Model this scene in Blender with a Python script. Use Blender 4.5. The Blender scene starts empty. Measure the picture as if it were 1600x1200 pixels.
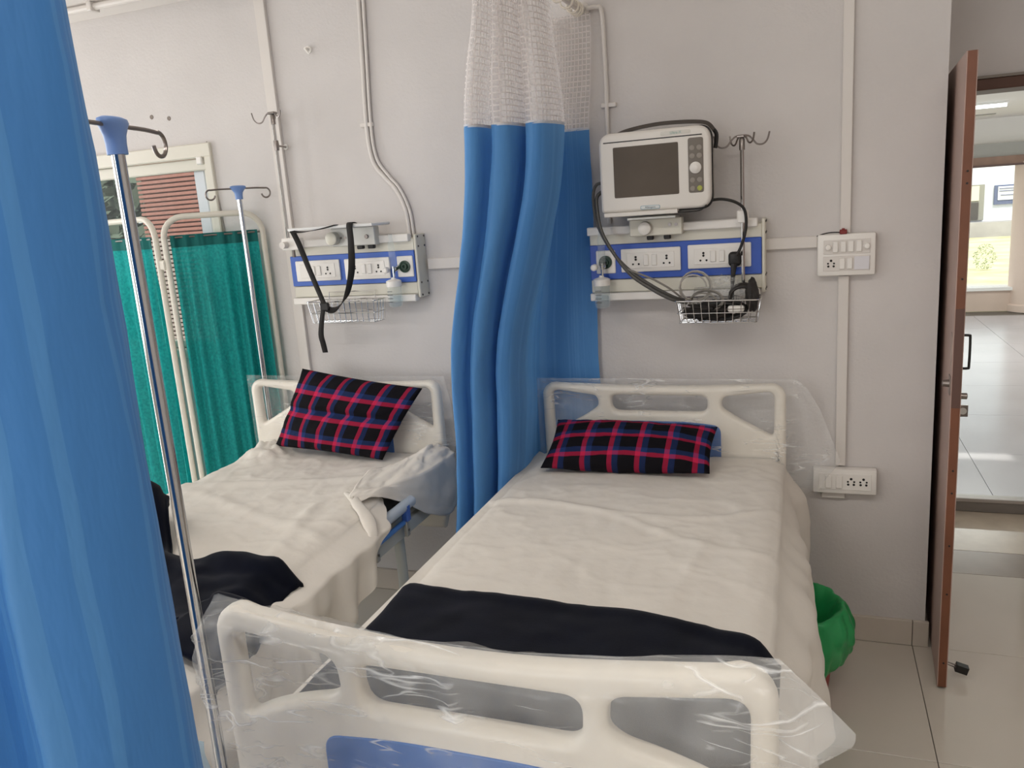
import bpy, bmesh, math, random
from mathutils import Vector, Matrix, noise
random.seed(7)
S = bpy.context.scene
C = S.collection
PI = math.pi

# ------------------------------------------------------------------ camera
yaw, pit, rol = math.radians(20.748), math.radians(12.422), math.radians(-4.166)
fw = Vector((-math.sin(yaw)*math.cos(pit), math.cos(yaw)*math.cos(pit), -math.sin(pit)))
rt = Vector((math.cos(yaw), math.sin(yaw), 0)); up = rt.cross(fw)
cr = rt*math.cos(rol) + up*math.sin(rol); cu_ = -rt*math.sin(rol) + up*math.cos(rol)
CAM = Vector((0, -3.0188, 1.69))
cam = bpy.data.cameras.new('camera'); cam.sensor_width = 36; cam.lens = 1260/1600*36
cam.clip_start = 0.02; cam.clip_end = 200
co = bpy.data.objects.new('camera', cam); C.objects.link(co)
m = Matrix((( cr.x, cu_.x, -fw.x, CAM.x), (cr.y, cu_.y, -fw.y, CAM.y), (cr.z, cu_.z, -fw.z, CAM.z), (0, 0, 0, 1)))
co.matrix_world = m
S.camera = co

# ------------------------------------------------------------------ world, sun, daylight
w = bpy.data.worlds.new('World'); S.world = w; w.use_nodes = True
bgn = w.node_tree.nodes['Background']; bgn.inputs[0].default_value = (0.95, 0.98, 1.0, 1); bgn.inputs[1].default_value = 2.3
sun = bpy.data.lights.new('sun', 'SUN'); sun.energy = 5.0; sun.angle = math.radians(1.0); sun.color = (1, .95, .86)
so = bpy.data.objects.new('sun', sun); C.objects.link(so); so.rotation_euler = (math.radians(38), math.radians(15), 0)
def area(name, loc, rot, sx, sy, power, col):
    l = bpy.data.lights.new(name, 'AREA'); l.shape = 'RECTANGLE'; l.size = sx; l.size_y = sy; l.energy = power; l.color = col
    o = bpy.data.objects.new(name, l); C.objects.link(o); o.location = loc; o.rotation_euler = rot
    return o
# daylight entering through the two big windows of the left wall and the windows behind the camera
area('daylight_left_window', (-4.75, -1.15, 1.3), (0, math.radians(-90), 0), 2.4, 1.9, 46, (1, .99, .985))
area('daylight_left_window', (-4.75, -4.0, 1.75), (0, math.radians(-90), 0), 1.5, 1.9, 26, (1, .99, .985))
area('daylight_rear_window', (-1.8, -6.1, 1.8), (math.radians(90), 0, 0), 2.2, 1.4, 52, (1, .99, .985))
S.view_settings.view_transform = 'Standard'; S.view_settings.look = 'None'
S.view_settings.exposure = -0.28; S.view_settings.gamma = 1.0; S.view_settings.use_curve_mapping = False
S.cycles.use_denoising = True
S.cycles.transparent_max_bounces = 16
S.cycles.max_bounces = 8
S.cycles.diffuse_bounces = 5

# ------------------------------------------------------------------ helpers
def lin(c):
    if isinstance(c, str):
        c = tuple(int(c[i:i+2], 16)/255 for i in (0, 2, 4))
    return tuple(x/12.92 if x <= .04045 else ((x+.055)/1.055)**2.4 for x in c)

MATS = {}
def mat(name, col, rough=.5, metal=0., var=0., vscale=8., bump=0., bscale=60., spec=.5, alpha=1., trans=0., emit=0., coat=0., coord='Object', sheen=0.):
    if name in MATS: return MATS[name]
    M = bpy.data.materials.new(name); M.use_nodes = True
    nt = M.node_tree; N = nt.nodes; L = nt.links; b = N['Principled BSDF']
    c = lin(col)
    b.inputs['Base Color'].default_value = (*c, 1); b.inputs['Roughness'].default_value = rough
    b.inputs['Metallic'].default_value = metal; b.inputs['Specular IOR Level'].default_value = spec
    b.inputs['Alpha'].default_value = alpha; b.inputs['Transmission Weight'].default_value = trans
    b.inputs['Coat Weight'].default_value = coat; b.inputs['Sheen Weight'].default_value = sheen
    if emit:
        b.inputs['Emission Color'].default_value = (*c, 1); b.inputs['Emission Strength'].default_value = emit
    tc = N.new('ShaderNodeTexCoord')
    if var:
        n = N.new('ShaderNodeTexNoise'); n.inputs['Scale'].default_value = vscale; n.inputs['Detail'].default_value = 5
        L.new(tc.outputs[coord], n.inputs['Vector'])
        r = N.new('ShaderNodeMapRange'); r.inputs[1].default_value = .3; r.inputs[2].default_value = .7
        r.inputs[3].default_value = 1-var; r.inputs[4].default_value = 1+var*.5
        L.new(n.outputs['Fac'], r.inputs[0])
        mx = N.new('ShaderNodeMix'); mx.data_type = 'RGBA'; mx.blend_type = 'MULTIPLY'; mx.inputs[0].default_value = 1
        mx.inputs[6].default_value = (*c, 1); L.new(r.outputs[0], mx.inputs[7])
        L.new(mx.outputs[2], b.inputs['Base Color'])
    if bump:
        n2 = N.new('ShaderNodeTexNoise'); n2.inputs['Scale'].default_value = bscale; n2.inputs['Detail'].default_value = 4
        L.new(tc.outputs[coord], n2.inputs['Vector'])
        bp = N.new('ShaderNodeBump'); bp.inputs['Strength'].default_value = bump; bp.inputs['Distance'].default_value = .01
        L.new(n2.outputs['Fac'], bp.inputs['Height']); L.new(bp.outputs[0], b.inputs['Normal'])
    MATS[name] = M
    return M

def ramp(N, stops, interp='CONSTANT'):
    r = N.new('ShaderNodeValToRGB'); r.color_ramp.interpolation = interp
    e = r.color_ramp.elements
    while len(e) > 1: e.remove(e[-1])
    e[0].position = stops[0][0]; e[0].color = (*stops[0][1], 1)
    for p_, c_ in stops[1:]:
        k = e.new(p_); k.color = (*c_, 1)
    return r

def plaid(name, nu, nv):
    M = bpy.data.materials.new(name); M.use_nodes = True; nt = M.node_tree; N = nt.nodes; L = nt.links; b = N['Principled BSDF']
    uv = N.new('ShaderNodeUVMap'); sp = N.new('ShaderNodeSeparateXYZ'); L.new(uv.outputs[0], sp.inputs[0])
    blk, pk, bl = (.006, .005, .007), (.50, .018, .07), (.016, .036, .13)
    outs = []
    for ax, n in ((0, nu), (1, nv)):
        mu = N.new('ShaderNodeMath'); mu.operation = 'MULTIPLY'; mu.inputs[1].default_value = n; L.new(sp.outputs[ax], mu.inputs[0])
        fr = N.new('ShaderNodeMath'); fr.operation = 'FRACT'; L.new(mu.outputs[0], fr.inputs[0])
        r = ramp(N, [(0, blk), (.42, pk), (.60, bl), (.82, blk)]); L.new(fr.outputs[0], r.inputs[0]); outs.append(r)
    mx = N.new('ShaderNodeMix'); mx.data_type = 'RGBA'; mx.inputs[0].default_value = .5
    L.new(outs[0].outputs[0], mx.inputs[6]); L.new(outs[1].outputs[0], mx.inputs[7])
    L.new(mx.outputs[2], b.inputs['Base Color']); b.inputs['Roughness'].default_value = .95; b.inputs['Specular IOR Level'].default_value = .15
    MATS[name] = M
    return M

def striped(name, base, light, dark, scale, transl=.25):
    """blue curtain cloth: vertical woven stripes of slightly different blues (UV u runs along the cloth in metres)"""
    M = bpy.data.materials.new(name); M.use_nodes = True; nt = M.node_tree; N = nt.nodes; L = nt.links; b = N['Principled BSDF']
    uv = N.new('ShaderNodeUVMap'); mp = N.new('ShaderNodeMapping'); mp.inputs['Scale'].default_value = (scale, 0, 0); L.new(uv.outputs[0], mp.inputs[0])
    n = N.new('ShaderNodeTexNoise'); n.inputs['Scale'].default_value = 1; n.inputs['Detail'].default_value = 2.5; L.new(mp.outputs[0], n.inputs['Vector'])
    r = ramp(N, [(0, lin(dark)), (.40, lin(base)), (.52, lin(light)), (.60, lin(base)), (.63, lin(light)), (.66, lin(base))]); L.new(n.outputs['Fac'], r.inputs[0])
    b.inputs['Roughness'].default_value = .55; b.inputs['Specular IOR Level'].default_value = .3
    L.new(r.outputs[0], b.inputs['Base Color'])
    tr = N.new('ShaderNodeBsdfTranslucent'); L.new(r.outputs[0], tr.inputs[0])
    ms = N.new('ShaderNodeMixShader'); ms.inputs[0].default_value = transl
    L.new(b.outputs[0], ms.inputs[1]); L.new(tr.outputs[0], ms.inputs[2]); L.new(ms.outputs[0], N['Material Output'].inputs[0])
    wv = N.new('ShaderNodeTexNoise'); wv.inputs['Scale'].default_value = 25; bp = N.new('ShaderNodeBump'); bp.inputs['Strength'].default_value = .12
    bp.inputs['Distance'].default_value = .02; L.new(wv.outputs['Fac'], bp.inputs['Height']); L.new(bp.outputs[0], b.inputs['Normal'])
    MATS[name] = M
    return M

def net(name):
    M = bpy.data.materials.new(name); M.use_nodes = True; nt = M.node_tree; N = nt.nodes; L = nt.links; b = N['Principled BSDF']
    b.inputs['Base Color'].default_value = (*lin('e9e4e2'), 1); b.inputs['Roughness'].default_value = .8
    uv = N.new('ShaderNodeUVMap'); sp = N.new('ShaderNodeSeparateXYZ'); L.new(uv.outputs[0], sp.inputs[0])
    gs = []
    for ax in (0, 1):
        mu = N.new('ShaderNodeMath'); mu.operation = 'MULTIPLY'; mu.inputs[1].default_value = 55; L.new(sp.outputs[ax], mu.inputs[0])
        fr = N.new('ShaderNodeMath'); fr.operation = 'FRACT'; L.new(mu.outputs[0], fr.inputs[0])
        g = N.new('ShaderNodeMath'); g.operation = 'LESS_THAN'; g.inputs[1].default_value = .24; L.new(fr.outputs[0], g.inputs[0]); gs.append(g)
    mxm = N.new('ShaderNodeMath'); mxm.operation = 'MAXIMUM'; L.new(gs[0].outputs[0], mxm.inputs[0]); L.new(gs[1].outputs[0], mxm.inputs[1])
    mr = N.new('ShaderNodeMapRange'); mr.inputs[3].default_value = .42; mr.inputs[4].default_value = .95; L.new(mxm.outputs[0], mr.inputs[0])
    tr = N.new('ShaderNodeBsdfTransparent'); ms = N.new('ShaderNodeMixShader')
    L.new(mr.outputs[0], ms.inputs[0]); L.new(tr.outputs[0], ms.inputs[1])
    tl = N.new('ShaderNodeBsdfTranslucent'); tl.inputs[0].default_value = (*lin('e9e4e2'), 1)
    m2 = N.new('ShaderNodeMixShader'); m2.inputs[0].default_value = .35; L.new(b.outputs[0], m2.inputs[1]); L.new(tl.outputs[0], m2.inputs[2])
    L.new(m2.outputs[0], ms.inputs[2]); L.new(ms.outputs[0], N['Material Output'].inputs[0])
    MATS[name] = M
    return M

def plastic_film(name, milk=.10, streak=.35, scale=7., stretch=(1, 1, .35), tint=(.9, .91, .9)):
    """thin clear polythene: mostly see-through, whitened along its creases with painted-in glints, glossy"""
    M = bpy.data.materials.new(name); M.use_nodes = True; nt = M.node_tree; N = nt.nodes; L = nt.links; b = N['Principled BSDF']
    b.inputs['Base Color'].default_value = (*tint, 1); b.inputs['Roughness'].default_value = .22; b.inputs['Specular IOR Level'].default_value = .8
    tc = N.new('ShaderNodeTexCoord'); mp = N.new('ShaderNodeMapping'); mp.inputs['Scale'].default_value = stretch; mp.inputs['Rotation'].default_value = (0, .5, 0)
    L.new(tc.outputs['Object'], mp.inputs[0])
    n = N.new('ShaderNodeTexNoise'); n.inputs['Scale'].default_value = scale; n.inputs['Detail'].default_value = 5; n.inputs['Distortion'].default_value = .6
    L.new(mp.outputs[0], n.inputs['Vector'])
    # two families of bright lines across the film: crease whitening plus painted specular glints
    tot = None
    for k, (rot, sc) in enumerate((((.2, .75, .1), (1.2, 1, 7.)), ((.1, -.45, .3), (1.4, 1, 6.)), ((0, 1.35, .2), (1.0, 1, 8.)))):
        m2 = N.new('ShaderNodeMapping'); m2.inputs['Rotation'].default_value = rot; m2.inputs['Scale'].default_value = sc; m2.inputs['Location'].default_value = (k*3.1, k*1.7, k)
        L.new(tc.outputs['Object'], m2.inputs[0])
        nn = N.new('ShaderNodeTexNoise'); nn.inputs['Scale'].default_value = scale*.42; nn.inputs['Detail'].default_value = 2.5; nn.inputs['Distortion'].default_value = .25; L.new(m2.outputs[0], nn.inputs['Vector'])
        s_ = N.new('ShaderNodeMath'); s_.operation = 'SUBTRACT'; s_.inputs[1].default_value = .5; L.new(nn.outputs['Fac'], s_.inputs[0])
        a_ = N.new('ShaderNodeMath'); a_.operation = 'ABSOLUTE'; L.new(s_.outputs[0], a_.inputs[0])
        ln = N.new('ShaderNodeMapRange'); ln.inputs[1].default_value = 0; ln.inputs[2].default_value = .016; ln.inputs[3].default_value = 1; ln.inputs[4].default_value = 0; L.new(a_.outputs[0], ln.inputs[0])
        mk = N.new('ShaderNodeTexNoise'); mk.inputs['Scale'].default_value = scale*1.1; mk.inputs['Detail'].default_value = 2; m3 = N.new('ShaderNodeMapping'); m3.inputs['Location'].default_value = (k*5.3, 2, k*2.2); L.new(tc.outputs['Object'], m3.inputs[0]); L.new(m3.outputs[0], mk.inputs['Vector'])
        mm = N.new('ShaderNodeMapRange'); mm.inputs[1].default_value = .53; mm.inputs[2].default_value = .66; L.new(mk.outputs['Fac'], mm.inputs[0])
        pr = N.new('ShaderNodeMath'); pr.operation = 'MULTIPLY'; L.new(ln.outputs[0], pr.inputs[0]); L.new(mm.outputs[0], pr.inputs[1])
        if tot is None: tot = pr
        else:
            mx_ = N.new('ShaderNodeMath'); mx_.operation = 'MAXIMUM'; L.new(tot.outputs[0], mx_.inputs[0]); L.new(pr.outputs[0], mx_.inputs[1]); tot = mx_
    sf = N.new('ShaderNodeMapRange'); sf.inputs[1].default_value = .35; sf.inputs[2].default_value = .75; sf.inputs[3].default_value = milk*.7; sf.inputs[4].default_value = milk*1.5; L.new(n.outputs['Fac'], sf.inputs[0])
    mr = N.new('ShaderNodeMath'); mr.operation = 'MULTIPLY_ADD'; mr.use_clamp = True; mr.inputs[1].default_value = streak; L.new(tot.outputs[0], mr.inputs[0]); L.new(sf.outputs[0], mr.inputs[2])
    hs = n
    bp = N.new('ShaderNodeBump'); bp.inputs['Strength'].default_value = .8; bp.inputs['Distance'].default_value = .03
    L.new(hs.outputs[0], bp.inputs['Height']); L.new(bp.outputs[0], b.inputs['Normal'])
    tr = N.new('ShaderNodeBsdfTransparent'); ms = N.new('ShaderNodeMixShader'); L.new(mr.outputs[0], ms.inputs[0])
    L.new(tr.outputs[0], ms.inputs[1]); L.new(b.outputs[0], ms.inputs[2]); L.new(ms.outputs[0], N['Material Output'].inputs[0])
    MATS[name] = M
    return M

def clear(name, tint=(.95, .97, .97), a=.12, rough=.05):
    M = bpy.data.materials.new(name); M.use_nodes = True; nt = M.node_tree; N = nt.nodes; L = nt.links; b = N['Principled BSDF']
    b.inputs['Base Color'].default_value = (*tint, 1); b.inputs['Roughness'].default_value = rough
    tr = N.new('ShaderNodeBsdfTransparent'); tr.inputs[0].default_value = (*tint, 1)
    lw = N.new('ShaderNodeLayerWeight'); lw.inputs[0].default_value = .5; pw_ = N.new('ShaderNodeMath'); pw_.operation = 'POWER'; pw_.inputs[1].default_value = 4; L.new(lw.outputs['Facing'], pw_.inputs[0])
    ad = N.new('ShaderNodeMath'); ad.operation = 'MULTIPLY_ADD'; ad.use_clamp = True; ad.inputs[1].default_value = .45; ad.inputs[2].default_value = a
    L.new(pw_.outputs[0], ad.inputs[0]); ms = N.new('ShaderNodeMixShader')
    L.new(ad.outputs[0], ms.inputs[0]); L.new(tr.outputs[0], ms.inputs[1]); L.new(b.outputs[0], ms.inputs[2]); L.new(ms.outputs[0], N['Material Output'].inputs[0])
    MATS[name] = M
    return M

W = {}
def wl(o): return W.get(o.name, Vector((0, 0, 0))) if o else Vector((0, 0, 0))
def tag(o, label=None, cat=None, group=None, kind=None):
    if label: o['label'] = label
    if cat: o['category'] = cat
    if group: o['group'] = group
    if kind: o['kind'] = kind
    return o
def thing(name, loc, label, cat, group=None, kind=None):
    o = bpy.data.objects.new(name, None); C.objects.link(o); o.location = loc; o.empty_display_size = .05
    W[o.name] = Vector(loc)
    return tag(o, label, cat, group, kind)

class B:
    """collects shapes (world coordinates) in one bmesh; obj() links them as one mesh object"""
    def __init__(s): s.bm = bmesh.new(); s.uv = s.bm.loops.layers.uv.new('UVMap')
    def box(s, x0, x1, y0, y1, z0, z1, bev=0, seg=2):
        v = [s.bm.verts.new((x, y, z)) for x in (x0, x1) for y in (y0, y1) for z in (z0, z1)]
        fs = [s.bm.faces.new([v[i] for i in q]) for q in ((0, 1, 3, 2), (4, 6, 7, 5), (0, 4, 5, 1), (2, 3, 7, 6), (0, 2, 6, 4), (1, 5, 7, 3))]
        if bev:
            ed = list({e for f in fs for e in f.edges})
            bmesh.ops.bevel(s.bm, geom=ed, offset=bev, segments=seg, profile=.5, affect='EDGES')
        return s
    def obox(s, c, ax, ay, az, hx, hy, hz):
        c = Vector(c); ax = Vector(ax).normalized(); ay = Vector(ay).normalized(); az = Vector(az).normalized()
        v = [s.bm.verts.new(c+ax*i*hx+ay*j*hy+az*k*hz) for i in (-1, 1) for j in (-1, 1) for k in (-1, 1)]
        for q in ((0, 1, 3, 2), (4, 6, 7, 5), (0, 4, 5, 1), (2, 3, 7, 6), (0, 2, 6, 4), (1, 5, 7, 3)): s.bm.faces.new([v[i] for i in q])
        return s
    def tube(s, pts, r, seg=8, closed=False, flat=None):
        pts = [Vector(p) for p in pts]; n = len(pts); rings = []
        def tan(i):
            if closed: return (pts[(i+1) % n]-pts[i-1]).normalized()
            return (pts[min(i+1, n-1)]-pts[max(i-1, 0)]).normalized()
        t = tan(0); a = t.orthogonal().normalized()
        for i in range(n):
            t = tan(i); a = (a-t*a.dot(t)); a = a.normalized() if a.length > 1e-6 else t.orthogonal().normalized(); b = t.cross(a)
            rr = r[i] if isinstance(r, (list, tuple)) else r
            rings.append([s.bm.verts.new(pts[i]+a*math.cos(k*2*PI/seg)*rr+b*math.sin(k*2*PI/seg)*rr*(flat or 1)) for k in range(seg)])
        for i in range(n if closed else n-1):
            A, D = rings[i], rings[(i+1) % n]
            for k in range(seg): s.bm.faces.new((A[k], A[(k+1) % seg], D[(k+1) % seg], D[k]))
        if not closed:
            s.bm.faces.new(rings[0][::-1]); s.bm.faces.new(rings[-1])
        return s
    def lathe(s, prof, o, axis=(0, 0, 1), seg=20):
        o = Vector(o); az = Vector(axis).normalized(); ax = az.orthogonal().normalized(); ay = az.cross(ax); rings = []
        for r, h in prof:
            rings.append([s.bm.verts.new(o+az*h+(ax*math.cos(k*2*PI/seg)+ay*math.sin(k*2*PI/seg))*max(r, 1e-5)) for k in range(seg)])
        for A, D in zip(rings, rings[1:]):
            for k in range(seg): s.bm.faces.new((A[k], A[(k+1) % seg], D[(k+1) % seg], D[k]))
        s.bm.faces.new(rings[0][::-1]); s.bm.faces.new(rings[-1])
        return s
    def grid(s, fn, nu, nv, uvf=None, mask=None):
        V = [[s.bm.verts.new(fn(i/nu, j/nv)) for j in range(nv+1)] for i in range(nu+1)]
        for i in range(nu):
            for j in range(nv):
                if mask and not mask((i+.5)/nu, (j+.5)/nv): continue
                f = s.bm.faces.new((V[i][j], V[i+1][j], V[i+1][j+1], V[i][j+1]))
                for l, (a, b) in zip(f.loops, ((i, j), (i+1, j), (i+1, j+1), (i, j+1))):
                    l[s.uv].uv = uvf(a/nu, b/nv) if uvf else (a/nu, b/nv)
        return s
    def obj(s, name, M, parent=None, smooth=35, solid=0, sub=0, weld=0, normals=True):
        lo = [v for v in s.bm.verts if not v.link_faces]
        if lo: bmesh.ops.delete(s.bm, geom=lo, context='VERTS')
        if weld: bmesh.ops.remove_doubles(s.bm, verts=s.bm.verts, dist=weld)
        if normals: bmesh.ops.recalc_face_normals(s.bm, faces=s.bm.faces)
        me = bpy.data.meshes.new(name); s.bm.to_mesh(me); s.bm.free()
        return link(name, me, M, parent, smooth, solid, sub)

def link(name, me, M, parent=None, smooth=35, solid=0, sub=0):
    vs = me.vertices
    lo = [min(v.co[k] for v in vs) for k in range(3)]; hi = [max(v.co[k] for v in vs) for k in range(3)]
    c = Vector([(a+b)/2 for a, b in zip(lo, hi)])
    me.transform(Matrix.Translation(-c))
    if smooth:
        for p_ in me.polygons: p_.use_smooth = True
        if smooth < 180: me.set_sharp_from_angle(angle=math.radians(smooth))
    me.materials.append(M)
    o = bpy.data.objects.new(name, me); C.objects.link(o)
    o.parent = parent; o.location = c - wl(parent); W[o.name] = c
    if solid:
        md = o.modifiers.new('solid', 'SOLIDIFY'); md.thickness = solid; md.offset = 0
    if sub:
        md = o.modifiers.new('sub', 'SUBSURF'); md.levels = sub; md.render_levels = sub
    return o
def struct(name, b, M, smooth=0):
    o = b.obj(name, M, None, smooth); o['kind'] = 'structure'; return o
def dup(o, parent, loc):
    c = o.copy(); C.objects.link(c); c.parent = parent; c.location = loc; W[c.name] = wl(parent)+Vector(loc)
    return c
def copy_tree(root, loc, label=None):
    r = root.copy(); C.objects.link(r); r.location = loc; W[r.name] = Vector(loc)
    if label: r['label'] = label
    for ch in root.children:
        c = dup(ch, r, ch.location)
        for g in ch.children: dup(g, c, g.location)
    return r

def cat_rom(P, n=6, closed=False):
    P = [Vector(p) for p in P]; out = []; N_ = len(P)
    for i in range(N_ if closed else N_-1):
        g = (lambda k: P[k % N_]) if closed else (lambda k: P[max(0, min(N_-1, k))])
        a, b, c, d = g(i-1), g(i), g(i+1), g(i+2)
        for k in range(n):
            t = k/n
            out.append(.5*((2*b)+(c-a)*t+(2*a-5*b+4*c-d)*t*t+(3*b-a-3*c+d)*t**3))
    if not closed: out.append(P[-1])
    return out
def lerp(a, b, t): return a+(b-a)*t
def ss(a, b, x):
    t = max(0, min(1, (x-a)/(b-a))); return t*t*(3-2*t)
def pw(x, pts):
    if x <= pts[0][0]: return pts[0][1]
    for (a, b), (c, d) in zip(pts, pts[1:]):
        if x <= c: return b+(d-b)*(x-a)/(c-a)
    return pts[-1][1]
def nz(x, y, z=0., o=3):
    v = 0; a = 1; f = 1
    for _ in range(o):
        v += a*noise.noise(Vector((x*f, y*f, z*f+7.3*_))); a *= .5; f *= 2.1
    return v
def rounded(poly, r, n=5):
    """round the corners of a 2-D polygon"""
    out = []; N_ = len(poly)
    for i, p_ in enumerate(poly):
        a, b, c = Vector(poly[i-1]), Vector(p_), Vector(poly[(i+1) % N_])
        rr = r[i] if isinstance(r, (list, tuple)) else r
        d1 = (a-b); d2 = (c-b); k = min(rr, d1.length*.48, d2.length*.48)
        q1 = b+d1.normalized()*k; q2 = b+d2.normalized()*k
        for j in range(n+1):
            t = j/n; out.append(((1-t)**2*q1+2*t*(1-t)*b+t*t*q2))
    return out
def plate(name, outline, holes, y, thick, bev, M, parent):
    """an upright moulded board: outline and holes in (x, z), centred on y"""
    cu = bpy.data.curves.new('tmp', 'CURVE'); cu.dimensions = '2D'; cu.fill_mode = 'BOTH'
    cu.extrude = max(thick/2-bev, 0); cu.bevel_depth = bev; cu.bevel_resolution = 3; cu.offset = -bev
    for poly in [outline]+holes:
        sp = cu.splines.new('POLY'); sp.points.add(len(poly)-1); sp.use_cyclic_u = True
        for q, p_ in zip(sp.points, poly): q.co = (p_[0], p_[1], 0, 1)
    o = bpy.data.objects.new('tmp', cu); C.objects.link(o)
    dg = bpy.context.evaluated_depsgraph_get(); me = bpy.data.meshes.new_from_object(o.evaluated_get(dg))
    bpy.data.objects.remove(o); bpy.data.curves.remove(cu)
    bm = bmesh.new(); bm.from_mesh(me)
    for v in bm.verts: v.co = Vector((v.co.x, y-v.co.z, v.co.y))
    bmesh.ops.remove_doubles(bm, verts=bm.verts, dist=1e-5); bmesh.ops.recalc_face_normals(bm, faces=bm.faces)
    me2 = bpy.data.meshes.new(name); bm.to_mesh(me2); bm.free(); bpy.data.meshes.remove(me)
    return link(name, me2, M, parent, 40)
def text(name, body, loc, size, M, parent, rotx=90, ext=.0004):
    cu = bpy.data.curves.new('tmp', 'FONT'); cu.body = body; cu.size = size; cu.align_x = 'CENTER'; cu.align_y = 'CENTER'; cu.extrude = ext
    o = bpy.data.objects.new('tmp', cu); C.objects.link(o)
    dg = bpy.context.evaluated_depsgraph_get(); me = bpy.data.meshes.new_from_object(o.evaluated_get(dg))
    bpy.data.objects.remove(o); bpy.data.curves.remove(cu)
    me.transform(Matrix.Translation(loc) @ Matrix.Rotation(math.radians(rotx), 4, 'X'))
    me.materials.clear()
    return link(name, me, M, parent, 0)

# ------------------------------------------------------------------ materials
WALL = mat('wall_paint', 'd0cbc8', .75, var=.05, vscale=3, bump=.15, bscale=90)
CEIL = mat('ceiling_paint', 'e6e1dc', .8)
TILE = mat('floor_tile', 'cfc7bb', .12, var=.05, vscale=2.5, spec=.5)
GROUT = mat('grout', '6d655c', .9)
SKIRT = mat('skirting_tile', 'c9bfb3', .18, var=.04, vscale=6)
PVC = mat('white_pvc', 'd9d3cd', .4)
WHITE = mat('white_plastic', 'e9e5df', .35)
IVORY = mat('ivory_moulding', 'e6dfd2', .38, var=.02, vscale=5)
BLUEP = mat('blue_plastic', '2064b0', .35)
LILAC = mat('blue_grey_plastic', '6f8fc6', .4)
ALU = mat('aluminium', 'b9b7b0', .35, metal=.55)
CHROME = mat('chrome', 'c9c9c9', .12, metal=1)
STEEL = mat('steel_rod', '8d8580', .3, metal=.9)
CREAM = mat('cream_paint', 'd8d3c6', .4)
SHEET = mat('white_cotton', 'ded8cf', .9, var=.03, vscale=5, bump=.18, bscale=22, spec=.15)
NAVY = mat('navy_fleece', '0d101c', 1.0, var=.3, vscale=10, bump=.25, bscale=500, spec=.05, sheen=.08)
BLACK = mat('black_rubber', '14110f', .5)
WEBB = mat('black_webbing', '1d1a18', .85)
BLUE_CLOTH = striped('blue_curtain_cloth', '5a95d0', '629cd5', '528dc9', 16)
BLUE_CLOTH2 = striped('blue_striped_curtain_cloth', '4681c0', '528cc6', '3f79ba', 12, .12)
NET = net('white_net_cloth')
FILM = plastic_film('clear_polythene', .13, .45, 7)
FILM2 = plastic_film('loose_clear_polythene', .19, .5, 6.5)
GLASS = clear('window_glass', (.93, .96, .95), .03, .02)
JAR = clear('clear_jar', (.93, .95, .95), .10)
WOOD = mat('door_edge_wood', '74462f', .5, var=.12, vscale=10)
LAMI = mat('door_face_laminate', 'b0958a', .45, var=.08, vscale=5)
DKWOOD = mat('dark_frame_wood', '5a3a2b', .5, var=.15, vscale=12)

# ------------------------------------------------------------------ the room
XR = .405                       # where the bed wall ends and the door recess begins
b = B()
wz0, wz1, wx0, wx1 = 1.14, 2.05, -4.05, -2.50
b.box(-4.6, wx0, 0, .2, 0, 3.1).box(wx0, wx1, 0, .2, 0, wz0).box(wx0, wx1, 0, .2, wz1, 3.1).box(wx1, XR, 0, .2, 0, 3.1)
b.box(-.2, XR, .2, .66, 0, 3.1)
struct('wall_back', b, WALL)
b = B()
b.box(XR-.2, .50, .66, .86, 0, 3.1).box(.50, 1.50, .66, .86, 2.035, 3.1).box(1.50, 2.5, .66, .86, 0, 3.1)
struct('wall_door', b, WALL)
struct('wall_right', B().box(2.4, 2.6, -6, .86, 0, 3.1), WALL)
b = B()
b.box(-4.8, -4.6, -6.2, -2.1, 0, .95).box(-4.8, -4.6, -2.1, -.2, 0, .06).box(-4.8, -4.6, -.2, .2, 0, .95).box(-4.8, -4.6, -6.2, .2, 2.55, 3.1)
for y0, y1 in ((-6.2, -4.95), (-3.05, -2.1), (-.2, .2)): b.box(-4.8, -4.6, y0, y1, .95, 2.55)
struct('wall_left', b, WALL)
b = B()
b.box(-4.8, -2.95, -6.2, -6, 0, 3.1).box(-.65, 2.6, -6.2, -6, 0, 3.1).box(-2.95, -.65, -6.2, -6, 0, 1.05).box(-2.95, -.65, -6.2, -6, 2.55, 3.1)
struct('wall_rear', b, WALL)
struct('ceiling', B().box(-4.8, 2.6, -6.2, .86, 3.1, 3.2), CEIL)
struct('trim_1', B().box(-4.6, XR, -.32, 0, 2.635, 3.1), CEIL)       # lowered beam above the bed wall
for n, (ax, y0, y1) in enumerate(((0, -2.1, -.2), (0, -4.95, -3.05))):
    b = B()
    zs = .06 if n == 0 else .95            # the first one is a full height glazed door
    for yy in (y0, (y0+y1)/2-.02, y1-.04): b.box(-4.72, -4.68, yy, yy+.04, zs, 2.55)
    b.box(-4.72, -4.68, y0, y1, zs, zs+.04).box(-4.72, -4.68, y0, y1, 2.51, 2.55)
    struct('window_%d' % (n+2), b, CREAM)

floor = struct('floor', B().box(-4.8, 2.6, -6.2, .90, -.06, -.010), GROUT)
TS = .66
bt = B().box(-TS/2+.0012, TS/2-.0012, -TS/2+.0012, TS/2-.0012, -.012, 0, .0012, 1)
t0 = bt.obj('tile', TILE, floor, 0); t0.location = Vector((.365-TS/2, -.01-TS/2, -.006))-W[floor.name]
for i in range(-7, 4):
    for j in range(-9, 1):
        if (i, j) == (-1, -1): continue
        dup(t0, floor, Vector((.365+(i+.5)*TS, -.01+(j+.5)*TS, -.006))-W[floor.name])
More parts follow.
